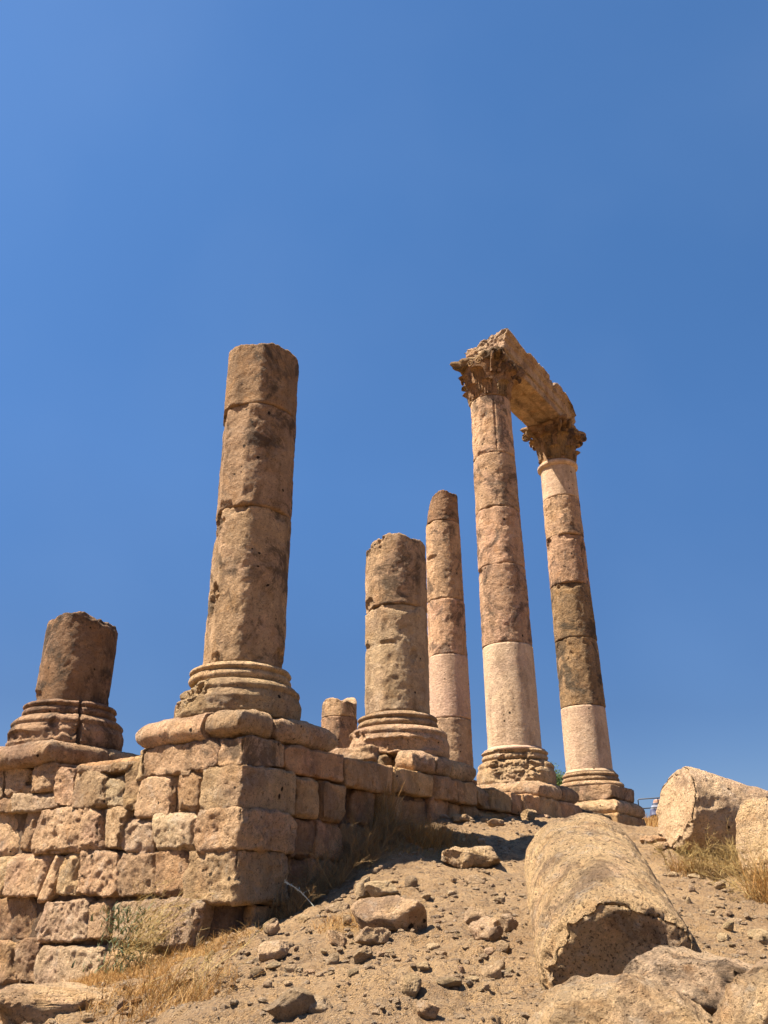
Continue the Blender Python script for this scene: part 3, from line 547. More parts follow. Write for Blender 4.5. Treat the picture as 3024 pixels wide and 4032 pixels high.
col7 = empty('broken_column', o7, 'low far-off column stub with slanting broken top in the gap behind the row', 'column', 'columns of the ruined temple')
drums(col7, a7, b7, [5.0, 7.78, 8.75], [M_COL, M_COL], o7, Rb=.66, Rt=.64, topcut=lambda t, P: 8.70+.04*fbm(P, .3, 3, 6)-.42*np.minimum(1, (((P-C2)@EE-a7)/.62)**2)-.3*sstep(.2, .8, -((P-C2)@D-b7)), nth=120)
attic(col7, a7, b7, o7, M_COL); block('plinth_stone', col7, a7-1.1, a7+1.1, b7-1.1, b7+1.1, 3.74, 4.12, bulge='aAbB', mat=M_COL, origin=o7, res=.06)

# ---------------------------------------------------------------- podium walls
ow = AB(3, -.6, 0); wall = empty('ashlar_wall', ow, 'sunlit rough ashlar podium wall of big limestone blocks facing left, below the two left columns', 'stone wall')
osd = AB(-.8, 7, 2.2); side = empty('ashlar_wall', osd, 'long shaded podium wall running back to the right under the row of columns', 'stone wall')
S_ = 2.765
zA = lambda x, y: (x/S_, 2850+y/S_)
zB = lambda x, y: (500+x/S_, 2700+y/S_)
zD = lambda x, y: (x/S_, 3432+y/S_)
zE = lambda x, y: (500+x/S_, 3200+y/S_)
WB = -1.0
def wq(f, *pts, dep=.55, off=0., grow=.017, **k):
    """block on the sunlit wall: outline TL,TR,BR,BL; its face sits off metres in front of the wall line"""
    b0 = WB-off; q4 = [planeB(*f(*p), b0) for p in pts]
    # order so that s grows with a (to the left): TL,TR swapped
    (TL, TR, BR, BL) = q4; TL = (TL[0]+grow, TL[1]+grow); TR = (TR[0]-grow, TR[1]+grow); BR = (BR[0]-grow, BR[1]-grow); BL = (BL[0]+grow, BL[1]-grow)
    w = ((TL[0]-TR[0])+(BL[0]-BR[0]))/2; h = ((TL[1]-BL[1])+(TR[1]-BR[1]))/2
    kw = dict(r=.045, lump=.015, rough=.018, chip=.045, mat=WMATS[int(rng.integers(0, 4))], origin=ow, tilt=.085, cuts=12, res=.022); off = off+rng.normal()*.022; kw.update(k)
    return block('stone_block', wall, 0, w, b0, b0+dep, 0, h, quad=[TR, TL, BL, BR], **kw)
# course under the left stump
wq(zA, (0, 455), (255, 450), (215, 650), (0, 770), off=-.03); wq(zA, (-260, 455), (0, 455), (0, 760), (-260, 780))
block('stone_block', wall, 3.17, 3.72, -1.02, -.05, 3.30, 3.735, r=.06, lump=.04, rough=.02, chip=.1, mat=M_WALL, origin=ow)
block('stone_block', wall, 3.17, 4.2, -.04, 1.0, 3.30, 3.735, mat=M_SHADE, origin=ow, res=.05)
wq(zA, (145, 620), (225, 640), (215, 735), (145, 730), off=-.12, r=.06); wq(zA, (228, 645), (405, 635), (400, 725), (215, 728), off=-.10, r=.07)
wq(zA, (400, 640), (560, 640), (560, 720), (400, 720), off=-.15, r=.07)
wq(zA, (0, 680), (140, 650), (140, 770), (0, 790), off=-.10, r=.05)
wq(zA, (120, 740), (545, 705), (545, 880), (125, 915), off=.03); wq(zA, (-260, 800), (112, 768), (122, 910), (-260, 930), off=.02)
# step stones between the two pedestals
wq(zA, (590, 455), (785, 455), (738, 872), (552, 865), r=.08); wq(zA, (790, 482), (1050, 490), (1092, 870), (742, 868), off=.03, rough=.02)
wq(zA, (1090, 540), (1290, 495), (1290, 885), (1098, 870), off=-.02, rough=.03, chip=.14); wq(zA, (1310, 398), (1510, 400), (1440, 905), (1295, 890), r=.08, off=.02, rough=.03)
wq(zA, (840, 445), (1160, 420), (1160, 498), (850, 482), off=-.02, r=.03, lump=.01); wq(zA, (1165, 405), (1390, 395), (1340, 465), (1170, 470), off=.0, r=.03, lump=.01)
for (x0, x1) in ((1.02, 1.62), (1.63, 2.5), (2.51, 3.16)): block('stone_block', wall, x0, x1, -.62, -.1, 3.28, 3.73+.02*random.random(), mat=M_SHADE, origin=ow, lump=.02, chip=.05)
# pedestal of the corner column
block('stone_block', wall, .95, 1.06, -.97, -.3, 3.30, 3.72, r=.05, lump=.04, rough=.03, mat=M_WALL, origin=ow)
block('stone_block', wall, -.66, .945, -1.0, -.4, 3.31, 3.735, mat=M_COL, origin=ow, lump=.02, rough=.01, chip=.06)
block('stone_block', wall, -1.12, -.665, -1.0, -.14, 3.31, 3.735, mat=M_COL, origin=ow, r=.07, lump=.03, rough=.01, chip=.07)
wq(zB, (570, 915), (660, 905), (650, 945), (565, 945), off=-.0, r=.03, lump=.01)
wq(zB, (105, 985), (468, 950), (432, 1388), (45, 1395), rough=.012, lump=.02); wq(zB, (488, 955), (768, 935), (720, 1362), (462, 1352), rough=.016, off=-.02)
aL = planeB(*zB(750, 1100), WB)[0]
block('stone_block', wall, -1.17, aL-.005, -1.03, .1, 2.75, 3.34, r=.075, rough=.012, lump=.03, chip=.09, mat=M_WALL, origin=ow)
# course C
wq(zA, (-260, 925), (242, 925), (155, 1365), (-260, 1390), off=-.05); wq(zA, (258, 915), (420, 912), (275, 1355), (145, 1350), off=-.03)
wq(zA, (400, 880), (1010, 880), (1045, 1352), (270, 1360), off=.05, r=.08, rough=.03, chip=.13); wq(zA, (1030, 900), (1335, 895), (1270, 1335), (1050, 1350), r=.10, off=.02, chip=.12)
wq(zA, (1300, 1005), (1640, 985), (1600, 1372), (1282, 1380), r=.09, off=.0, chip=.13); wq(zB, (255, 1375), (700, 1375), (690, 1775), (240, 1790), off=.03)
aL = planeB(*zB(718, 1560), WB)[0]
block('stone_block', wall, -1.22, aL-.005, -1.06, .06, 2.25, 2.765, r=.06, rough=.03, lump=.03, mat=M_WALL, origin=ow)
# course D
wq(zA, (-260, 1400), (40, 1420), (-30, 1820), (-260, 1820)); wq(zA, (50, 1380), (480, 1390), (320, 1830), (-20, 1820), off=.02)
wq(zA, (520, 1372), (640, 1380), (475, 1875), (330, 1890), r=.07); wq(zA, (670, 1370), (820, 1380), (748, 1850), (520, 1850), r=.07)
wq(zA, (800, 1365), (1225, 1380), (1200, 1862), (755, 1862), r=.09, off=.04, rough=.03, chip=.12); wq(zA, (1232, 1392), (1640, 1402), (1652, 1872), (1210, 1872), r=.08, chip=.14)
wq(zE, (262, 395), (603, 392), (600, 920), (265, 915), r=.07); aL = planeB(*zE(605, 650), WB)[0]
block('stone_block', wall, -1.18, aL-.005, -1.03, .0, 1.63, 2.265, r=.07, rough=.028, lump=.04, chip=.11, mat=M_WALL, origin=ow)
# course E
wq(zD, (-260, 240), (300, 232), (290, 700), (-260, 700), off=-.06, rough=.012); wq(zD, (470, 262), (898, 275), (880, 742), (300, 700), off=.03, rough=.03)
wq(zD, (908, 285), (1130, 272), (1100, 760), (885, 722), off=.02); wq(zD, (1138, 278), (2170, 300), (2060, 832), (1122, 772), off=.05, rough=.032, chip=.08)
wq(zD, (300, 705), (1100, 735), (1100, 800), (330, 790), off=-.15, r=.04)
wq(zD, (1120, 775), (2060, 830), (2040, 870), (1120, 850), off=-.08, r=.04)
# course F and footing
wq(zD, (-260, 720), (70, 722), (55, 1165), (-260, 1165)); wq(zD, (85, 708), (338, 705), (300, 1190), (60, 1182), off=.04, r=.07)
wq(zD, (312, 790), (1055, 800), (1035, 1320), (320, 1300), off=.08, r=.09, chip=.14, dep=.6); wq(zD, (1075, 850), (1792, 868), (1760, 1330), (1062, 1300), off=.05, r=.09, chip=.13, dep=.6)
wq(zD, (-260, 1195), (330, 1202), (330, 1400), (-260, 1400), off=-.03); wq(zD, (1800, 900), (2300, 950), (2250, 1330), (1780, 1330), off=-.05)
# packed earth and rubble core behind the facing stones
m, n, l = nmat('rubble_core'); n['Principled BSDF'].inputs['Base Color'].default_value = (.20, .14, .09, 1); n['Principled BSDF'].inputs['Roughness'].default_value = 1
M_CORE = m; M_CORE_S = stone('mortar_core', (.26, .18, .115), (.19, .13, .08), (.22, .15, .10), dark=.4, bump=1.6, rnd=.02)
block('wall_core', wall, -.95, 8.2, -.86, -.2, -.4, 3.32, r=.03, lump=.04, rough=.03, res=.06, mat=M_CORE_S, origin=ow)
block('wall_core', wall, 3.35, 8.2, -.8, 1.1, 3.3, 3.74, r=.03, lump=.03, rough=.02, res=.1, mat=M_CORE_S, origin=ow)
block('wall_core', wall, 5.55, 8.2, -1.05, -.3, 3.3, 4.0, r=.08, lump=.03, rough=.02, res=.06, mat=M_WALL, origin=ow)
block('wall_core', side, -.93, 8.2, -.19, 17.5, -.4, 3.30, r=.03, lump=.04, rough=.03, res=.12, mat=M_CORE_S, origin=osd)
block('wall_core', side, -.93, 1.5, 1.3, 15.2, 3.3, 3.70, r=.03, lump=.03, rough=.02, res=.12, mat=M_CORE_S, origin=osd)

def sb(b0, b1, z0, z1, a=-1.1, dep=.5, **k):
    kw = dict(r=.045, lump=.03, rough=.010, chip=.07, mat=M_SHADE, origin=osd, res=.032); kw.update(k)
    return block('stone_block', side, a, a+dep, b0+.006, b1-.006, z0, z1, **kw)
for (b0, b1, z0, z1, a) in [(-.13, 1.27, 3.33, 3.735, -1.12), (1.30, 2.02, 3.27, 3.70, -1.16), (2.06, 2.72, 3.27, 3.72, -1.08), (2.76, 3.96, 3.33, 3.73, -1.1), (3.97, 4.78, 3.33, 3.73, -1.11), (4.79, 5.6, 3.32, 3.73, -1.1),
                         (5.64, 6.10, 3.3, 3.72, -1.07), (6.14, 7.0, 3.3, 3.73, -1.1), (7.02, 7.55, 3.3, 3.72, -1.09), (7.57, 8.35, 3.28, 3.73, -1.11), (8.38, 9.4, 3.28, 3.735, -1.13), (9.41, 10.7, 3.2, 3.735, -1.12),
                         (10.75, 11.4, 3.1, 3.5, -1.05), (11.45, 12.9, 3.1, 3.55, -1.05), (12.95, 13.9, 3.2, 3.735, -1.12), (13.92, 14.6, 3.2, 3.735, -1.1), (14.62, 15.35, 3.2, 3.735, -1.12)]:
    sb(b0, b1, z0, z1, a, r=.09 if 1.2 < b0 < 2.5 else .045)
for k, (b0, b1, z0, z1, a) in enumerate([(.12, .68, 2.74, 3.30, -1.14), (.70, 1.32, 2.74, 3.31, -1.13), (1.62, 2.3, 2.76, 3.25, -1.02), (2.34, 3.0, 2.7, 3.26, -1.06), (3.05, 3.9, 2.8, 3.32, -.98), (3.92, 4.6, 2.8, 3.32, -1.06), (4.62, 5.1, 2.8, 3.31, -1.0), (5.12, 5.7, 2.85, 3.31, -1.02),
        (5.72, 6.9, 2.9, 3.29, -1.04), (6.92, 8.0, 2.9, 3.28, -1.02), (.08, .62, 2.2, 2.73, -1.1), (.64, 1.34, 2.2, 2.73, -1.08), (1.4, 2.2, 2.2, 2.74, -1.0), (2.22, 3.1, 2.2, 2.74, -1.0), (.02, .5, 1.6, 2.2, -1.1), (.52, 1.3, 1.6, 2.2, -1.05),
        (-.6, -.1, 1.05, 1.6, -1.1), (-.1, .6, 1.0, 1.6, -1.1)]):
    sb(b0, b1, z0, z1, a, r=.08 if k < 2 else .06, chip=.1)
block('stone_block', side, -.9, .9, 15.0, 15.3, 3.2, 3.735, mat=M_SHADE, origin=osd, res=.05)

# ---------------------------------------------------------------- rocks
def ico(sub):
    t = (1+5**.5)/2
    V = [(-1, t, 0), (1, t, 0), (-1, -t, 0), (1, -t, 0), (0, -1, t), (0, 1, t), (0, -1, -t), (0, 1, -t), (t, 0, -1), (t, 0, 1), (-t, 0, -1), (-t, 0, 1)]
    F = [(0, 11, 5), (0, 5, 1), (0, 1, 7), (0, 7, 10), (0, 10, 11), (1, 5, 9), (5, 11, 4), (11, 10, 2), (10, 7, 6), (7, 1, 8), (3, 9, 4), (3, 4, 2), (3, 2, 6), (3, 6, 8), (3, 8, 9), (4, 9, 5), (2, 4, 11), (6, 2, 10), (8, 6, 7), (9, 8, 1)]
    V = [np.array(v)/np.linalg.norm(v) for v in V]
    for _ in range(sub):
        nf = []; cache = {}
        def mid(i, j):
            k = (min(i, j), max(i, j))
            if k not in cache: v = V[i]+V[j]; V.append(v/np.linalg.norm(v)); cache[k] = len(V)-1
            return cache[k]
        for a, b, c in F: ab, bc, ca = mid(a, b), mid(b, c), mid(c, a); nf += [(a, ab, ca), (b, bc, ab), (c, ca, bc), (ab, bc, ca)]
        F = nf
    return np.array(V), np.array(F, np.int32)
ICO = {k: ico(k) for k in (0, 1, 2, 3, 4, 5)}
def rock_mesh(sub, dims, seed, power=.55, cuts=14, fine=.05):
    V, F = ICO[sub]; V = V.copy(); rg = np.random.default_rng(int(seed*1000) % 99991)
    V = np.sign(V)*np.abs(V)**power; V /= np.abs(V).max()
    for _ in range(cuts):
        d_ = rg.normal(size=3); d_ /= np.linalg.norm(d_); h = rg.uniform(.62, .95); s = V@d_; V = V-np.maximum(0, s-h)[:, None]*d_*.92
    P = V*np.array(dims)/2; mn = np.mean(dims)
    nrm = V/np.linalg.norm(V, axis=1)[:, None]
    P = P+nrm*(mn*fine*fbm(P, mn*.35, 3, seed)+mn*fine*.5*ridge(P, mn*.12, 2, seed))[:, None]
    return P, F
def rotz(P, a): c_, s_ = math.cos(a), math.sin(a); return P@np.array([[c_, s_, 0], [-s_, c_, 0], [0, 0, 1]])
def rotm(rx, ry, rz): return np.array(Matrix.Rotation(rz, 3, 'Z') @ Matrix.Rotation(ry, 3, 'Y') @ Matrix.Rotation(rx, 3, 'X'))
Z5 = lambda x, y: (1000+x/1.659, 3032+y/1.659)
Z6 = lambda x, y: (2024+x/1.659, 3032+y/1.659)
zG = lambda x, y: (1400+x/S_, 2800+y/S_)
zH = lambda x, y: (1900+x/2.37, 2900+y/2.37)
zZ7 = lambda x, y: (2024+x/1.659, 2500+y/1.659)
def rock(f, x0, y0, x1, y1, label=None, tilt=(0, 0), rz=0., depth=1.0, sink=.25, sub=3, mat=None, name='rock', power=.55, cat='rock', cuts=15, fine=.05, up=0.):
    """rock whose picture box is x0..x1,y0..y1: foot on the ground at the bottom middle"""
    bx, by = f((x0+x1)/2, y1); P = hit(bx, by); dist = (P-EYE)@np.array([0, math.cos(PITCH), math.sin(PITCH)])
    (xa, ya), (xb, yb) = f(x0, y0), f(x1, y1); w = (xb-xa)*dist/FPX; h = (yb-ya)*dist/FPX
    dv = (P-EYE)[:2]; dv /= np.linalg.norm(dv); dep = max(w, h)*.8*depth
    c_ = np.array([P[0]+dv[0]*dep*.3, P[1]+dv[1]*dep*.3, 0]); c_[2] = ground_z(c_[0], c_[1], True)[0]
    hz = max(h*.8, .35*w*.5)
    V, F = rock_mesh(sub, (w*1.1, dep, hz*(1.1+sink)), (x0*.013+y0*.007) % 50, power, cuts, fine)
    V = V@rotm(tilt[0], tilt[1], 0).T; ang = math.atan2(-dv[0], dv[1])+rz; V = rotz(V, ang)
    V[:, 2] += hz*(.56-sink*.5)+up
    org = c_; o = add_mesh(name, V+org, F, mat or M_ROCK, None, origin=org, smooth=sub > 2)
    tag(o, label or 'small loose limestone rock lying on the dirt slope', cat, 'loose rocks on the slope'); return o
rock(Z5, 600, 885, 1085, 1110, 'broad flat-topped slab in the middle of the dirt slope, hollow under its front edge', sub=5, power=.45, mat=M_BOULD, depth=.7, cat='stone slab', name='stone_slab', fine=.04)
rock(Z5, 640, 755, 750, 900, 'upright tan rock just above the broad slab, beside a patch of straw', sub=4)
rock(Z5, 700, 770, 920, 880, 'dark purplish rock half buried above the broad slab', sub=4, depth=.6)
rock(Z5, 630, 1040, 835, 1165, 'crumbly brown rock pushed against the front of the broad slab', sub=4, fine=.09)
rock(Z5, 440, 1080, 572, 1182, 'pale wedge-shaped rock left of the broad slab', tilt=(0, .4), sub=4, mat=M_BOULD)
rock(Z5, 545, 1000, 612, 1072, 'small tan rock touching the left end of the broad slab', sub=3)
rock(Z5, 622, 1150, 738, 1275, 'pointed two-tone rock below the crumbly brown rock', tilt=(.2, -.3), sub=4)
rock(Z5, 430, 1210, 535, 1285, 'dark-faced rock with a pale back left of the pointed rock', sub=3)
rock(Z5, 1355, 930, 1492, 1060, 'upright split rock, pale on its left face and dark on its right', tilt=(0, -.35), sub=4, power=.5)
rock(Z5, 1385, 1030, 1582, 1180, 'rough brown rock just below the upright split rock', sub=4, fine=.09)
rock(Z5, 1530, 840, 1612, 898, 'rounded tan rock between the drum and the broken slab uphill', sub=3)
rock(Z5, 1370, 712, 1492, 780, 'low jagged rock below the elongated drum fragment', sub=3, fine=.1)
rock(Z5, 905, 1375, 1050, 1515, 'flat pale stone lying crosswise at the lower middle of the slope', tilt=(.15, 0), depth=1.2, sub=4, rz=-.5)
rock(Z5, 1038, 1340, 1122, 1392, 'dark angular stone touching the flat pale stone', sub=3)
rock(Z5, 60, 1440, 335, 1655, 'long tilted slab, dark on its right face, low on the slope', tilt=(.1, -.55), sub=4, power=.5, depth=.5, name='stone_slab', cat='stone slab')
rock(Z5, 290, 1505, 485, 1610, 'flat grey-brown stone right of the long tilted slab', sub=4, depth=.9, sink=.6)
rock(Z5, 1015, 1575, 1182, 1680, 'smooth pale stone cut by the bottom edge of the picture', sub=4, mat=M_BOULD)
rock(Z5, 250, 950, 342, 1018, 'pale stone at the edge of the shadow near the wall corner', mat=M_BOULD)
rock(Z5, 35, 1000, 132, 1100, 'dark upright stone at the shadow edge beside the straw', tilt=(0, -.3))
rock(Z5, 5, 1140, 200, 1262, 'bluish grey lump of rock below the dark upright stone', sub=4)
rock(Z5, 165, 1285, 240, 1335); rock(Z5, 235, 1295, 290, 1350); rock(Z5, 290, 1310, 362, 1362, 'pale chip of stone in straw right of the small dark stones', mat=M_BOULD); rock(Z5, 768, 1228, 830, 1258)
rock(Z5, 1580, 1005, 1700, 1115, 'dark brown rock touching the left side of the big fallen drum', sub=4, fine=.09)
rock(Z5, 470, 900, 590, 960, None, sink=.6); rock(Z5, 440, 890, 500, 935); rock(Z5, 955, 715, 1040, 790, 'knobbly tan rock above the straw patch behind the broad slab', sub=4)
rock(Z5, 740, 650, 790, 690); rock(Z5, 785, 628, 820, 668); rock(Z5, 1230, 795, 1290, 835); rock(Z5, 1170, 960, 1210, 980); rock(Z5, 1090, 850, 1120, 880); rock(Z5, 1450, 470, 1485, 502); rock(Z5, 1510, 508, 1535, 530)
rock(Z5, 1300, 1330, 1350, 1375); rock(Z5, 580, 1375, 650, 1420); rock(Z5, 1390, 1230, 1430, 1250); rock(Z5, 880, 1270, 930, 1298); rock(Z5, 1470, 1490, 1520, 1530); rock(Z5, 1150, 1040, 1200, 1065); rock(Z5, 30, 1390, 90, 1440); rock(Z5, -60, 1330, 40, 1400)
rock(Z6, 815, 452, 972, 520, 'flat rock with a shaded front between the big drum and the right-hand drum', sub=4, mat=M_BOULD); rock(Z6, 895, 500, 992, 555, 'pale rubble lump in front of the flat rock beside the right-hand drum', sub=4, mat=M_BOULD)
for bx_ in [(985, 690, 1052, 742), (1120, 735, 1200, 772), (1285, 808, 1362, 858), (1400, 728, 1472, 762), (1540, 775, 1595, 808), (1440, 880, 1532, 908), (1350, 1065, 1422, 1125), (1308, 1100, 1380, 1158), (1430, 1220, 1500, 1262),
            (1120, 805, 1165, 865), (1330, 655, 1362, 682), (1255, 1070, 1312, 1092), (1385, 1215, 1430, 1240), (1090, 690, 1125, 712), (1230, 790, 1290, 815), (1500, 640, 1560, 662), (1100, 880, 1135, 925), (1300, 955, 1350, 970)]:
    rock(Z6, *bx_)
rock(Z6, 1575, 838, 1665, 892, 'jagged dark stone at the right edge of the slope'); rock(Z6, 1528, 1120, 1680, 1208, 'larger dark angular rock near the right edge, above the corner boulder', sub=4)
rock(zD, 808, 1345, 1005, 1440, 'pinkish broken stone on the ledge at the foot of the sunlit wall', tilt=(0, -.25), sub=4); rock(zD, 1190, 1425, 1340, 1585, 'pale pointed stone standing in the golden straw', tilt=(0, -.3), sub=4, mat=M_BOULD)
rock(zE, 1465, 1210, 1600, 1372, 'brown pointed rock between the straw and the wall shadow', tilt=(0, -.3), sub=4); rock(zE, 1115, 1405, 1235, 1480, 'small bright rock in the straw near the wall corner', mat=M_BOULD)
rock(zE, 1420, 1450, 1659, 1565, 'grey-blue rock in the straw right of the wall foot', sub=4); rock(zD, 820, 1570, 960, 1659, 'pale flat stone in the straw at the bottom left', mat=M_BOULD)
rock(zG, 1000, 1155, 1255, 1245, 'smooth pale mound of stone at the foot of the shaded wall', sub=4, mat=M_BOULD, depth=.8); rock(zG, 1325, 1185, 1410, 1252); rock(zG, 1400, 1200, 1575, 1285, 'flat broken stone right of the pale mound', sub=4)
rock(zG, 800, 1148, 1000, 1195, 'long flat stone above the sunlit tuft of dry grass', sub=4); rock(zG, 600, 1182, 672, 1232); rock(zG, 668, 1180, 752, 1225); rock(zG, 1295, 1420, 1372, 1482, 'dark stone alone on the bare dirt left of the big drum'); rock(zG, 1410, 1488, 1452, 1525); rock(zG, 1120, 1405, 1165, 1440)
rock(zG, 355, 985, 590, 1235, 'broken wall stone leaning at the foot of the shaded wall with a sunlit top', sub=5, mat=M_WALL, fine=.08, power=.5); rock(zG, 500, 930, 765, 1160, 'jagged sunlit rubble block heaped against the shaded wall', sub=5, mat=M_WALL, fine=.12, power=.5, up=.12)
rock(zG, 800, 940, 965, 1155, 'upright jagged block with a bright top left edge against the shaded wall', sub=5, mat=M_WALL, fine=.07, power=.45)
rock(zH, 95, 672, 315, 770, 'flat sunlit stone below the hollowed column base', sub=4, mat=M_WALL); rock(zH, 330, 700, 475, 812, 'rounded block in the shadow at the foot of the wall, left of the big drum', sub=4, mat=M_WALL); rock(zH, 470, 748, 592, 795, 'small bright stone right of the rounded block by the wall', mat=M_WALL)
for k in range(120):    # further loose stones, thinning out uphill
    x = random.uniform(700, 3000); y = random.uniform(3420, 4020)
    if 2050 < x < 2780 and y > 3250: continue
    if x < 1500 and y < 3500+ (1500-x)*.35: continue
    s = random.choice((11, 13, 16, 20, 26, 34))*random.uniform(.8, 1.2)*(y-2900)/900; rock(lambda a, b: (a, b), x-s, y-s*random.uniform(.5, 1.1), x+s, y, sub=2 if s < 22 else 3, rz=random.uniform(-1, 1), sink=random.uniform(.2, .6))

# pebbles that nobody could count
def scatter(nP, smin, smax, gen, name, label, mat, squash=.6):
    V0, F0 = ICO[0]; base = V0
    X, Y = gen(nP); Zp = ground_z(X, Y); sz = smin*(smax/smin)**(rng.random(nP)**3.2)
    jit = 1+rng.uniform(-.28, .28, (nP, 12, 3)); V = base[None]*jit*sz[:, None, None]*np.stack([rng.uniform(.7, 1.4, nP), rng.uniform(.7, 1.3, nP), rng.uniform(.4, .9, nP)], 1)[:, None]
    an = rng.uniform(0, 6.28, nP); c_, s_ = np.cos(an)[:, None], np.sin(an)[:, None]; x, y = V[..., 0].copy(), V[..., 1].copy(); V[..., 0] = x*c_-y*s_; V[..., 1] = x*s_+y*c_
    V += np.stack([X, Y, Zp+sz*.12], 1)[:, None]; F = (F0[None]+12*np.arange(nP)[:, None, None]).reshape(-1, 3)
    o = add_mesh(name, V.reshape(-1, 3), F, mat, smooth=False); tag(o, label, name.replace('_', ' '), kind='stuff'); return o
def gen_slope(n_):
    r_ = 5+12*rng.random(n_)**.8; a_ = np.radians(rng.uniform(-30, 32, n_)); return r_*np.sin(a_), r_*np.cos(a_)
m_ = stone('pebble', (.55, .42, .27), (.42, .30, .18), (.48, .35, .23), dark=.15, white=.6, scale=3, rnd=0)
scatter(22000, .006, .045, gen_slope, 'gravel', 'fine gravel and chips of limestone strewn over the dirt slope', m_)

# ---------------------------------------------------------------- fallen drums and boulders
def cyl_drum(name, c0, c1, R, mat, label, seed, res=.014, obl=0., dish=.0, chipr=.1, gouges=(), grp='fallen column drums', taper=0.0):
    c0 = np.array(c0, float); c1 = np.array(c1, float); ax = c1-c0; L = np.linalg.norm(ax); ax /= L; S = np.cross(ax, ZZ); S /= np.linalg.norm(S); U = np.cross(S, ax)
    nth = int(2*math.pi*R/res); nz = int(L/res); th = np.linspace(0, 2*math.pi, nth, endpoint=False); t = np.linspace(0, L, nz)
    T, Q = np.meshgrid(t, th, indexing='ij'); T = T.ravel(); Q = Q.ravel(); dirn = np.cos(Q)[:, None]*S+np.sin(Q)[:, None]*U
    P = c0+T[:, None]*ax+R*dirn
    dr = .022*fbm(P, .6, 3, seed)+.009*fbm(P, .12, 4, seed+1)-.05*np.maximum(0, fbm(P, .35, 3, seed+2)-.2)-.018*np.maximum(0, fbm(P*[1, 1, 1], .05, 2, seed+7)-.38)*2
    en = .02+chipr*np.clip(fbm(P, .3, 3, seed+3)+.25, 0, 1); et = .02+.05*np.clip(fbm(P, .3, 2, seed+4), 0, 1)
    for dz, c_ in ((T, en), (L-T, et)):
        kk = np.clip(c_-dz, 0, c_); dr = dr-(c_-np.sqrt(np.maximum(c_*c_-kk*kk, 0)))
    for (qa, tt, wq_, wt, dp) in gouges:
        da = (np.degrees(Q)-qa+180) % 360-180; k = np.sqrt((da/wq_)**2+((T-tt)/wt)**2)+.35*fbm(P, .15, 3, seed+6); dr = dr-dp*(1-sstep(.5, 1.05, k))
    P = P+dirn*(dr-taper*T)[:, None]
    P = P-ax*(obl*np.clip(-np.cos(Q), 0, 1)**1.3*(1-sstep(0, 1.1, T)))[:, None]   # the near end is broken off at a slant
    P = P+ax*((1-sstep(0, .25, T))*(.05*fbm(P, .4, 3, seed+8)))[:, None]
    i = np.arange(nz*nth).reshape(nz, nth); F = [np.stack([i[:-1], np.roll(i, -1, 1)[:-1], np.roll(i, -1, 1)[1:], i[1:]], -1).reshape(-1, 4)]; V = [P]; n0 = len(P)
    for ri, sg in ((0, 1), (nz-1, -1)):
        ring = P[i[ri]]; cen = ring.mean(0); prev = i[ri]
        for fr in list(np.linspace(.96, .04, 30))+[.0005]:
            kb = np.clip((fr-.6)/.4, 0, 1); q_ = cen+((ring-cen)*kb+(np.cos(th)[:, None]*S+np.sin(th)[:, None]*U)*R*.97*(1-kb))*fr; q_ = q_-(ax*(obl*np.clip(-np.cos(th), 0, 1)**1.3*fr*(1-kb))[:, None] if ri == 0 else 0); dp = dish*np.clip((1-fr)*4, 0, 1) if ri == 0 else 0
            q_ = q_+ax*sg*(dp+.05*fbm(q_, .35, 4, seed+9))[:, None]
            cur = np.arange(nth)+n0; V.append(q_); n0 += nth; f_ = np.stack([prev, cur, np.roll(cur, -1), np.roll(prev, -1)], -1); F.append(f_ if ri else f_[:, ::-1]); prev = cur
    org = (c0+c1)/2-ZZ*R*.8; o = add_mesh(name, np.concatenate(V), np.concatenate(F), mat, None, origin=org); tag(o, label, 'column drum', grp); return o
cyl_drum('fallen_drum', (1.865, 7.46, 1.01), (2.24, 10.3, 1.93), .655, M_DRUM, 'big pitted fallen column drum in the right foreground, its hollow dark end towards the viewer', 3.3, obl=.0, dish=.0, chipr=.055,
         gouges=[(152, 0, 24, .20, .08), (188, .05, 24, .28, .06), (118, -.02, 13, .13, .05), (60, -.02, 22, .07, .03), (20, 0, 18, .16, .05), (60, 2.3, 3, .03, .04), (115, 2.1, 3, .035, .04), (95, 2.45, 2.5, .03, .04), (80, 2.1, 2.5, .03, .03), (125, .75, 14, .03, .02)])
cyl_drum('fallen_drum', (4.70, 14.25, 3.03), (7.36, 14.65, 2.26), .665, M_PALE, 'pale fallen column drum at the right with its flat bright end facing left', 8.1, res=.022, chipr=.12)
o = rock(Z5, 1222, 552, 1632, 672, 'long low fragment of rounded stone lying in the wall shadow left of the big drum', sub=5, power=.5, depth=.55, mat=M_BOULD, name='drum_fragment', cat='stone fragment', cuts=8, fine=.07, sink=.15)
for q_ in [(1500, 1110, 1600, 1190), (1560, 1160, 1650, 1235), (1480, 1190, 1540, 1235), (1590, 930, 1655, 985), (1540, 1270, 1620, 1330), (1610, 1330, 1670, 1385)]: rock(Z5, *q_)
def boulder(name, c_, dims, rot, seed, label, power=.6, cuts=7, fine=.05, sub=5, mat=None):
    V, F = rock_mesh(sub, dims, seed, power, cuts, fine); V = V@rotm(*rot).T
    V = V+(.022*fbm(V, .14, 4, seed)-.035*np.maximum(0, fbm(V, .16, 3, seed+3)-.2))[:, None]*(V/np.linalg.norm(V, axis=1)[:, None])
    o = add_mesh(name, V+np.array(c_), F, mat or M_BOULD, None, origin=np.array(c_)); tag(o, label, 'boulder', 'boulders in the right foreground'); return o
def bpos(x, y, dist): r_ = ray(x, y); r_ = r_/np.hypot(r_[0], r_[1]); return EYE+r_*dist
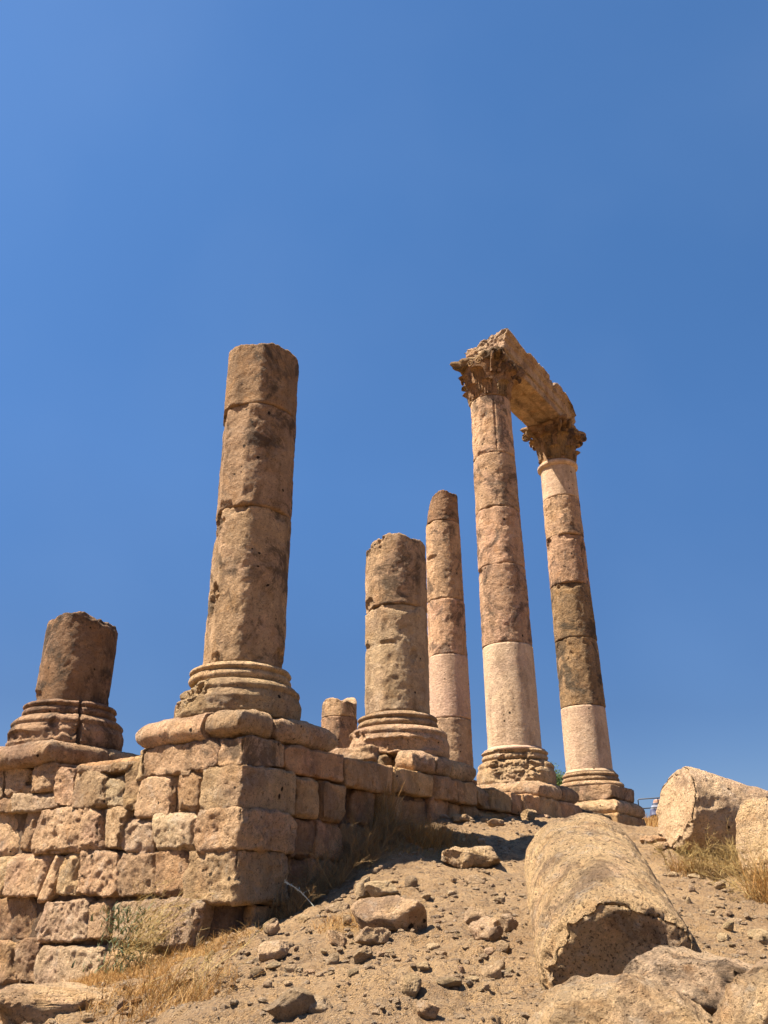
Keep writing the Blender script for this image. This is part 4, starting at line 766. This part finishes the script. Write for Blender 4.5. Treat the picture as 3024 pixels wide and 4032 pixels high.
boulder('boulder', bpos(2590, 4270, 5.75), (1.35, 1.0, 1.05), (-.10, -.06, .15), 4.2, 'large sunlit boulder with dark holes at the bottom right, in front of the big drum')
boulder('boulder', bpos(2870, 3945, 6.55), (1.4, .8, .46), (.02, .26, -.15), 6.7, 'flat pitted slab boulder between the big drum and the large sunlit boulder', power=.48, cuts=9, fine=.06, mat=M_SLAB)
boulder('boulder', bpos(3090, 4140, 5.1), (.62, .8, .7), (0, .1, .4), 9.4, 'pale boulder cut off by the bottom right corner')
bc = bpos(3040, 3330, 12.9); boulder('boulder', bc, (.75, .8, 1.05), (0, .15, .4), 3.9, 'broken stained block leaning on the right-hand drum at the edge of the picture', power=.5, mat=M_BOULD)
pf = hit(*zD(440, 1640)); boulder('footing_stone', (pf[0]-.1, pf[1]+.45, ground_z(pf[0], pf[1])[0]+.02), (1.1, .9, .42), (0, .06, .25), 2.9, 'squared foundation stone with a flat bright top sunk in the ground at the bottom left', power=.4, cuts=4, mat=M_WALL)
bpy.data.objects['footing_stone']['group'] = 'footing stones'

# ---------------------------------------------------------------- dry plants
def pmat(name, cols, tr=.25):
    m, n, l = nmat(name); b = n['Principled BSDF']; b.inputs['Roughness'].default_value = .8; geo = n.new('ShaderNodeNewGeometry'); rp = n.new('ShaderNodeValToRGB')
    rp.color_ramp.elements[0].color = (*cols[0], 1); rp.color_ramp.elements[1].color = (*cols[-1], 1)
    for k, cc in enumerate(cols[1:-1]): e_ = rp.color_ramp.elements.new((k+1)/(len(cols)-1)); e_.color = (*cc, 1)
    l.new(geo.outputs['Random Per Island'], rp.inputs[0]); l.new(rp.outputs[0], b.inputs['Base Color'])
    t = n.new('ShaderNodeBsdfTranslucent'); l.new(rp.outputs[0], t.inputs['Color']); ms = n.new('ShaderNodeMixShader'); ms.inputs[0].default_value = tr
    l.new(b.outputs[0], ms.inputs[1]); l.new(t.outputs[0], ms.inputs[2]); l.new(ms.outputs[0], n['Material Output'].inputs[0]); return m
M_STRAW = pmat('golden_straw', [(.40, .21, .05), (.27, .125, .03), (.46, .29, .10), (.15, .075, .025)])
M_BRUSH = pmat('brown_brush', [(.30, .19, .08), (.20, .12, .05), (.38, .26, .11), (.14, .09, .04)])
M_YEL = pmat('yellow_stem', [(.46, .33, .12), (.36, .24, .08), (.52, .40, .17)])
M_GRN = pmat('dusty_green', [(.06, .08, .035), (.10, .12, .05), (.15, .16, .08)])
M_SILV = pmat('silver_thistle', [(.45, .50, .42), (.6, .62, .52)])
def blades(n_, X, Y, Zb, hmin, hmax, lean, width, wind=(0, 0), segs=4):
    h = rng.uniform(hmin, hmax, n_); an = rng.uniform(0, 2*math.pi, n_); ln = lean*rng.random(n_)**.7; lx = np.cos(an)*ln+wind[0]; ly = np.sin(an)*ln+wind[1]
    s = np.linspace(0, 1, segs+1); px = X[:, None]+h[:, None]*lx[:, None]*s**1.6+rng.normal(0, .02, (n_, 1))*s; py = Y[:, None]+h[:, None]*ly[:, None]*s**1.6
    pz = Zb[:, None]+h[:, None]*(s-.35*np.minimum(1, np.hypot(lx, ly))[:, None]*s**2.2); w = width*(1-.75*s)[None]*rng.uniform(.6, 1.3, n_)[:, None]; sa = rng.uniform(0, math.pi, n_)
    ox, oy = np.cos(sa)[:, None]*w, np.sin(sa)[:, None]*w; V = np.stack([np.stack([px-ox, py-oy, pz], -1), np.stack([px+ox, py+oy, pz], -1)], 2)
    V = V.reshape(n_, -1, 3); k = np.arange(segs); f = np.stack([2*k, 2*k+1, 2*k+3, 2*k+2], -1); F = (f[None]+(2*(segs+1))*np.arange(n_)[:, None, None]).reshape(-1, 4)
    return V.reshape(-1, 3), F
def tuft(P, rad, n_, hmin, hmax, label, mat, lean=.7, width=.004, wind=(0, 0), name='dry_grass_tuft', grp='tufts of dry grass', ry=None):
    a_ = rng.uniform(0, 6.28, n_); r_ = rad*np.sqrt(rng.random(n_)); X = P[0]+r_*np.cos(a_); Y = P[1]+(ry or 1)*r_*np.sin(a_); Zb = ground_z(X, Y, False)-.02
    V, F = blades(n_, X, Y, Zb, hmin, hmax, lean, width, wind); org = np.array([P[0], P[1], ground_z(P[0], P[1])[0]])
    global TUFT
    o = add_mesh(name, V, F, mat, None, origin=org, smooth=False); TUFT = o.name; tag(o, label, 'dry grass' if 'grass' in name else 'bush', grp); return o
def stems(P, n_, h, spread, wind, rad=.006, br=9, depth=2, seed=1):
    rg = random.Random(seed); parts = []
    def grow(p, dirv, L, r_, d_):
        k = 7; pts = [np.array(p)]; dv = np.array(dirv)
        for i in range(k):
            dv = dv+np.array([rg.gauss(0, .12), rg.gauss(0, .12), rg.gauss(0, .08)])+np.array([wind[0], wind[1], -.02])*.12; dv /= np.linalg.norm(dv); pts.append(pts[-1]+dv*L/k)
        parts.append(tube(pts, np.linspace(r_, r_*.4, k+1), 3))
        if d_ > 0:
            for j in range(br):
                i = rg.randint(2, k); q_ = pts[i]; nd = dv+np.array([rg.gauss(0, .6), rg.gauss(0, .6), rg.gauss(.1, .4)]); nd /= np.linalg.norm(nd); grow(q_, nd, L*rg.uniform(.25, .5), r_*.6, d_-1)
    for i in range(n_):
        dv = np.array([rg.gauss(0, spread)+wind[0], rg.gauss(0, spread)+wind[1], 1.0]); dv /= np.linalg.norm(dv); grow(P+np.array([rg.gauss(0, .12), rg.gauss(0, .12), -.03]), dv, h*rg.uniform(.6, 1), rad, depth)
    return merge(parts)
def gpt(X, Y): return np.array([X, Y, ground_z(X, Y)[0]])
# tall yellow weed at the wall corner, green lower leaves
cP = C2+(-1.0)*EE*-.3+(-1.45)*D; cP = gpt(cP[0], cP[1])
wd = empty('tall_weed', cP, 'tall dry weed with thin yellow branching stems at the wall corner', 'weed')
V, F = stems(cP, 16, 1.15, .28, (.5, -.05), .0055, 7, 2, 3); add_mesh('stem', V, F, M_YEL, wd, origin=cP, smooth=False)
gx_ = cP[0]+rng.normal(0, .2, 420); gy_ = cP[1]+rng.normal(0, .15, 420); gz_ = cP[2]+rng.uniform(0, .75, 420)
V, F = blades(420, gx_, gy_, gz_, .04, .13, 1.2, .012); add_mesh('leaves', V, F, M_GRN, wd, origin=cP, smooth=False)
# dark brush along the shaded wall
for k, (a_, b_, rad, nb_, h) in enumerate([(-1.38, -.1, .26, 700, .40), (-1.38, .6, .28, 800, .48), (-1.42, 1.3, .30, 800, .45), (-1.38, 2.0, .26, 700, .42)]):
    p_ = AB(a_, b_); lb = ['brown bush in shadow nearest the wall corner', 'dense brown bush in shadow against the lower side wall', 'straggly brown bush in shadow in the middle of the side wall', 'brown bush at the upper end of the shadow, next to the sunlit tuft'][k]
    pp = gpt(p_[0], p_[1]); o = tuft(p_, rad, nb_, .12, h, lb, M_BRUSH, 1.1, .0035, name='dry_bush', grp='dry bushes by the shaded wall')
    V, F = stems(pp, 26, h*1.5, .6, (.1, 0), .004, 7, 2, 20+k); add_mesh('twig', V, F, M_BRUSH, o, origin=pp, smooth=False)
pt = hit(*zG(760, 1440)); tuft(pt, .36, 1500, .12, .42, 'sunlit golden tuft of dry grass in front of the shaded wall', M_STRAW, .9, .004)
pt = hit(*zG(250, 1300)); tuft(pt, .22, 700, .3, .95, 'tall upright dry stalks rising beside the shaded wall', M_STRAW, .35, .004)
pt = hit(*zG(480, 1330)); tuft(pt, .35, 800, .08, .2, 'flattened mat of dry grass left of the sunlit golden tuft', M_STRAW, 1.3, .004)
pt = hit(*zG(1100, 1400)); tuft(pt, .35, 500, .04, .12, 'thin short straw right of the sunlit golden tuft', M_STRAW, 1.3, .004)
for k, (x, y, rad, n_, h, lb) in enumerate([(1100, 1500, .22, 200, .22, 'golden tuft under the lowest course at the wall foot'), (1640, 1420, .28, 230, .62, 'tall golden grass clump against the lower end of the sunlit wall'),
        (1900, 1500, .34, 300, .36, 'broad golden clump below the tall weed'), (2200, 1400, .30, 240, .34, 'golden clump between the tall weed and the wall shadow'), (1350, 1640, .30, 250, .16, 'low golden clump near the bottom left corner')]):
    p_ = hit(*zD(x, y)); tuft(p_, rad, n_, .06, h, lb, M_STRAW, 1.0, .0035, wind=(.2, 0)); V, F = stems(gpt(p_[0], p_[1]), 5, h*1.2+.1, .5, (.25, 0), .0045, 5, 2, int(x)); add_mesh('stalk', V, F, M_YEL if k % 2 else M_STRAW, bpy.data.objects[TUFT], origin=gpt(p_[0], p_[1]), smooth=False)
# straw litter, uncountable
Xs = []; Ys = []
for (sx, sy, sr) in STRAW:
    k = int(1500*sr*sr)+150; a_ = rng.uniform(0, 6.28, k); r_ = sr*np.sqrt(rng.random(k))*1.05; Xs.append(sx+r_*np.cos(a_)); Ys.append(sy+r_*np.sin(a_))
Xs = np.concatenate(Xs); Ys = np.concatenate(Ys); V, F = blades(len(Xs), Xs, Ys, ground_z(Xs, Ys)-.005, .04, .16, 1.6, .004, (.1, 0), 3)
tag(add_mesh('dry_grass', V, F, M_STRAW, smooth=False), 'short golden straw covering patches of the slope', 'grass', kind='stuff')
# bushes at the right-hand drum
for (x, y, rad, n_, h, lb) in [(1080, 1420, .24, 260, .34, 'golden dry bush under the bright end of the right-hand drum'), (1270, 1455, .30, 420, .42, 'brown dry bush in front of the right-hand drum'), (1420, 1480, .28, 380, .42, 'brown dry bush at the dark foot of the right-hand drum'),
        (1620, 1560, .30, 500, .80, 'tall golden dry bush at the right edge, in front of the broken block')]:
    p_ = hit(*zZ7(x, y)); dd_ = p_-EYE; p_ = EYE+dd_*((13.45 if x < 1500 else 12.3)/np.hypot(dd_[0], dd_[1])); p_[2] = ground_z(p_[0], p_[1])[0]; o = tuft(p_, rad, n_, .1, h, lb, M_STRAW if 'golden' in lb else M_BRUSH, .9, .0045, name='dry_bush', grp='dry bushes by the right-hand drum')
    pp = gpt(p_[0], p_[1]); V, F = stems(pp, 20, h*1.2, .7, (-.1, 0), .0045, 7, 2, int(x)); add_mesh('twig', V, F, M_YEL, o, origin=pp, smooth=False)
p_ = hit(*Z6(1640, 770)); tuft(p_, .3, 500, .05, .2, 'reddish low tuft at the right edge of the slope', M_STRAW, 1.2, .005)
p_ = hit(*Z5(880, 850)); tuft(p_, .2, 350, .05, .18, 'straw tuft in the hollow above the broad slab', M_STRAW, 1.2, .004)
p_ = hit(*Z5(370, 895)); ths = empty('thistle', p_, 'small silvery thistle stem leaning out of the wall shadow', 'weed')
s_ = np.linspace(0, 1, 9); st_ = p_+np.stack([-.42*s_, .1*s_, .30*s_+.05*np.sin(3*s_)], 1); V, F = tube(st_, .006, 5); add_mesh('stem', V, F, M_SILV, ths, origin=p_)
lx = np.repeat(st_[3:], 6, 0)+rng.normal(0, .012, (36, 3)); V, F = blades(36, lx[:, 0], lx[:, 1], lx[:, 2], .02, .05, 1.5, .006); add_mesh('leaves', V, F, M_SILV, ths, origin=p_, smooth=False)
# far ochre bank: grass
xb = rng.uniform(8.5, 15, 5000); yb = rng.uniform(27, 40, 5000); V, F = blades(5000, xb, yb, ground_z(xb, yb)-.03, .15, .45, .7, .012)
tag(add_mesh('bank_grass', V, F, M_STRAW, smooth=False), 'ochre dry grass covering the bank behind the ruins', 'grass', kind='stuff')

# ---------------------------------------------------------------- far things: kerb, railing, visitor, tree
def far(x, y, dist):
    r_ = ray(x, y); r_ = r_/np.hypot(r_[0], r_[1]); return EYE+r_*dist
m, n, l = nmat('dark_metal'); n['Principled BSDF'].inputs['Base Color'].default_value = (.03, .03, .035, 1); n['Principled BSDF'].inputs['Metallic'].default_value = .6; n['Principled BSDF'].inputs['Roughness'].default_value = .5; M_MET = m
L0 = far(2500, 3238, 43); L1 = far(2760, 3238, 43); zg = L0[2]
ok = (L0+L1)/2
V, F = box_surface(40, 3, 3); V = V/np.array([40, 3, 3]); dirw = (L1-L0)/np.linalg.norm(L1-L0); nrmw = np.array([-dirw[1], dirw[0], 0])
Pk = L0+V[:, :1]*(L1-L0)+V[:, 1:2]*nrmw*.4+V[:, 2:]*ZZ*.0; Pk[:, 2] = zg-1.2+1.27*V[:, 2]; Pk = Pk+.02*fbm(Pk, .4, 2, 1)[:, None]*ZZ
tag(add_mesh('low_wall', Pk, F, M_COLD, None, origin=ok), 'low dark retaining wall on top of the distant bank', 'wall')
fo = far(2590, 3238, 43.6); fence = empty('railing', fo, 'thin dark metal railing on the distant bank behind the right-hand drum', 'railing')
f0, f1 = far(2509, 3238, 43.4), far(2700, 3238, 43.4); ht = 43.4/FPX*1.02
def lift(p, px): return p+ZZ*(px*ht/.9045*.93)
for nm, pts_ in (('rail', [lift(f0, 62), lift(f0, 66)+.02*(f1-f0), lift(f1, 74)]), ('rail', [lift(f0, 35), lift(f1, 43)])):
    V, F = tube(np.array(pts_), .028, 6); add_mesh(nm, V, F, M_MET, fence, origin=fo)
for s in (0, .42, .97):
    p_ = f0+(f1-f0)*s; V, F = tube([p_-ZZ*.1, lift(p_, 34), lift(p_, 63+10*s)], .026, 6); add_mesh('post', V, F, M_MET, fence, origin=fo)
# visitor: one skinned body
pb = far(2589, 3238, 46.0); pb[2] = zg-.55
def skin_person(base, face):
    J = {'pel': (0, 0, .95, .15), 'sp': (0, 0, 1.15, .14), 'ch': (0, .01, 1.38, .16), 'nk': (0, 0, 1.52, .06), 'hd': (0, .01, 1.63, .09), 'ht': (0, .01, 1.74, .075),
         'ls': (-.18, 0, 1.43, .06), 'le': (-.25, .02, 1.15, .045), 'lw': (-.2, .16, .98, .03), 'lh': (-.17, .22, .96, .035), 'rs': (.18, 0, 1.43, .06), 're': (.26, .0, 1.16, .045), 'rw': (.24, .08, .92, .03), 'rh': (.23, .12, .85, .035),
         'lhp': (-.1, 0, .88, .1), 'lk': (-.12, .02, .5, .065), 'la': (-.12, -.02, .08, .045), 'lt': (-.13, .15, .03, .035), 'rhp': (.1, 0, .88, .1), 'rk': (.13, .05, .5, .065), 'ra': (.14, .0, .08, .045), 'rt': (.16, .17, .03, .035)}
    E_ = [('pel', 'sp'), ('sp', 'ch'), ('ch', 'nk'), ('nk', 'hd'), ('hd', 'ht'), ('ch', 'ls'), ('ls', 'le'), ('le', 'lw'), ('lw', 'lh'), ('ch', 'rs'), ('rs', 're'), ('re', 'rw'), ('rw', 'rh'), ('pel', 'lhp'), ('lhp', 'lk'), ('lk', 'la'), ('la', 'lt'), ('pel', 'rhp'), ('rhp', 'rk'), ('rk', 'ra'), ('ra', 'rt')]
    ks = list(J); me = bpy.data.meshes.new('person'); me.from_pydata([J[k][:3] for k in ks], [(ks.index(a), ks.index(b)) for a, b in E_], [])
    o = bpy.data.objects.new('person', me); COL.objects.link(o); sk = o.modifiers.new('skin', 'SKIN'); sd_ = me.skin_vertices[0].data if me.skin_vertices else None
    if sd_ is None:
        me.attributes; bm_layer = None
        import bmesh
        bm = bmesh.new(); bm.from_mesh(me); lay = bm.verts.layers.skin.verify(); bm.verts.ensure_lookup_table()
        for i, k in enumerate(ks): bm.verts[i][lay].radius = (J[k][3], J[k][3])
        bm.verts[0][lay].use_root = True; bm.to_mesh(me); bm.free()
    su = o.modifiers.new('sub', 'SUBSURF'); su.levels = 2; su.render_levels = 2
    o.location = base; o.rotation_euler = (0, 0, face); return o
m, n, l = nmat('clothes_and_skin'); tc = n.new('ShaderNodeTexCoord'); sp = n.new('ShaderNodeSeparateXYZ'); l.new(tc.outputs['Object'], sp.inputs[0]); rp = n.new('ShaderNodeValToRGB'); rp.color_ramp.interpolation = 'CONSTANT'
els = [(0, (.02, .02, .03)), (.53, (.05, .06, .12)), (.70, (.25, .28, .36)), (.80, (.03, .035, .06)), (.86, (.32, .18, .12)), (.95, (.015, .012, .01))]
rp.color_ramp.elements[0].color = (*els[0][1], 1); rp.color_ramp.elements[1].position = els[1][0]; rp.color_ramp.elements[1].color = (*els[1][1], 1)
for p0, cc in els[2:]: e_ = rp.color_ramp.elements.new(p0); e_.color = (*cc, 1)
dv_ = n.new('ShaderNodeMath'); dv_.operation = 'DIVIDE'; dv_.inputs[1].default_value = 1.8; l.new(sp.outputs['Z'], dv_.inputs[0]); l.new(dv_.outputs[0], rp.inputs[0]); l.new(rp.outputs[0], n['Principled BSDF'].inputs['Base Color'])
per = skin_person(pb, 2.6); per.data.materials.append(m); tag(per, 'person in dark clothes with a lighter shirt front, standing at the far railing', 'person')
# small green tree seen between the two end columns
tb = far(2196, 3150, 55); tb[2] = ground_z(tb[0], tb[1])[0]; th_ = far(2196, 3078, 55)[2]
tree = empty('broadleaf_tree', tb, 'small green tree far off, showing between the bases of the two end columns', 'tree')
m, n, l = nmat('bark'); n['Principled BSDF'].inputs['Base Color'].default_value = (.12, .08, .05, 1); M_BARK = m
hh_ = th_-tb[2]; V, F = tube([tb, tb+ZZ*hh_*.4+np.array([.1, 0, 0]), tb+ZZ*hh_*.95], [.22, .16, .05], 8); add_mesh('trunk', V, F, M_BARK, tree, origin=tb)
for k in range(5):
    an = k*1.3; s0 = tb+ZZ*hh_*(.45+.08*k); V, F = tube([s0, s0+np.array([math.cos(an)*.6, math.sin(an)*.6, .5])], [.07, .03], 5); add_mesh('limb', V, F, M_BARK, tree, origin=tb)
M_LEAF = pmat('leaf_green', [(.04, .09, .02), (.09, .15, .04), (.14, .20, .06)])
cl = rng.normal(size=(26, 3))*[.55, .55, .5]+[tb[0], tb[1], th_-.2]; idc = rng.integers(0, 26, 5200); Pp = cl[idc]+rng.normal(size=(5200, 3))*.17
V, F = blades(5200, Pp[:, 0], Pp[:, 1], Pp[:, 2], .06, .14, 1.5, .03, segs=2); add_mesh('crown', V, F, M_LEAF, tree, origin=tb, smooth=False)
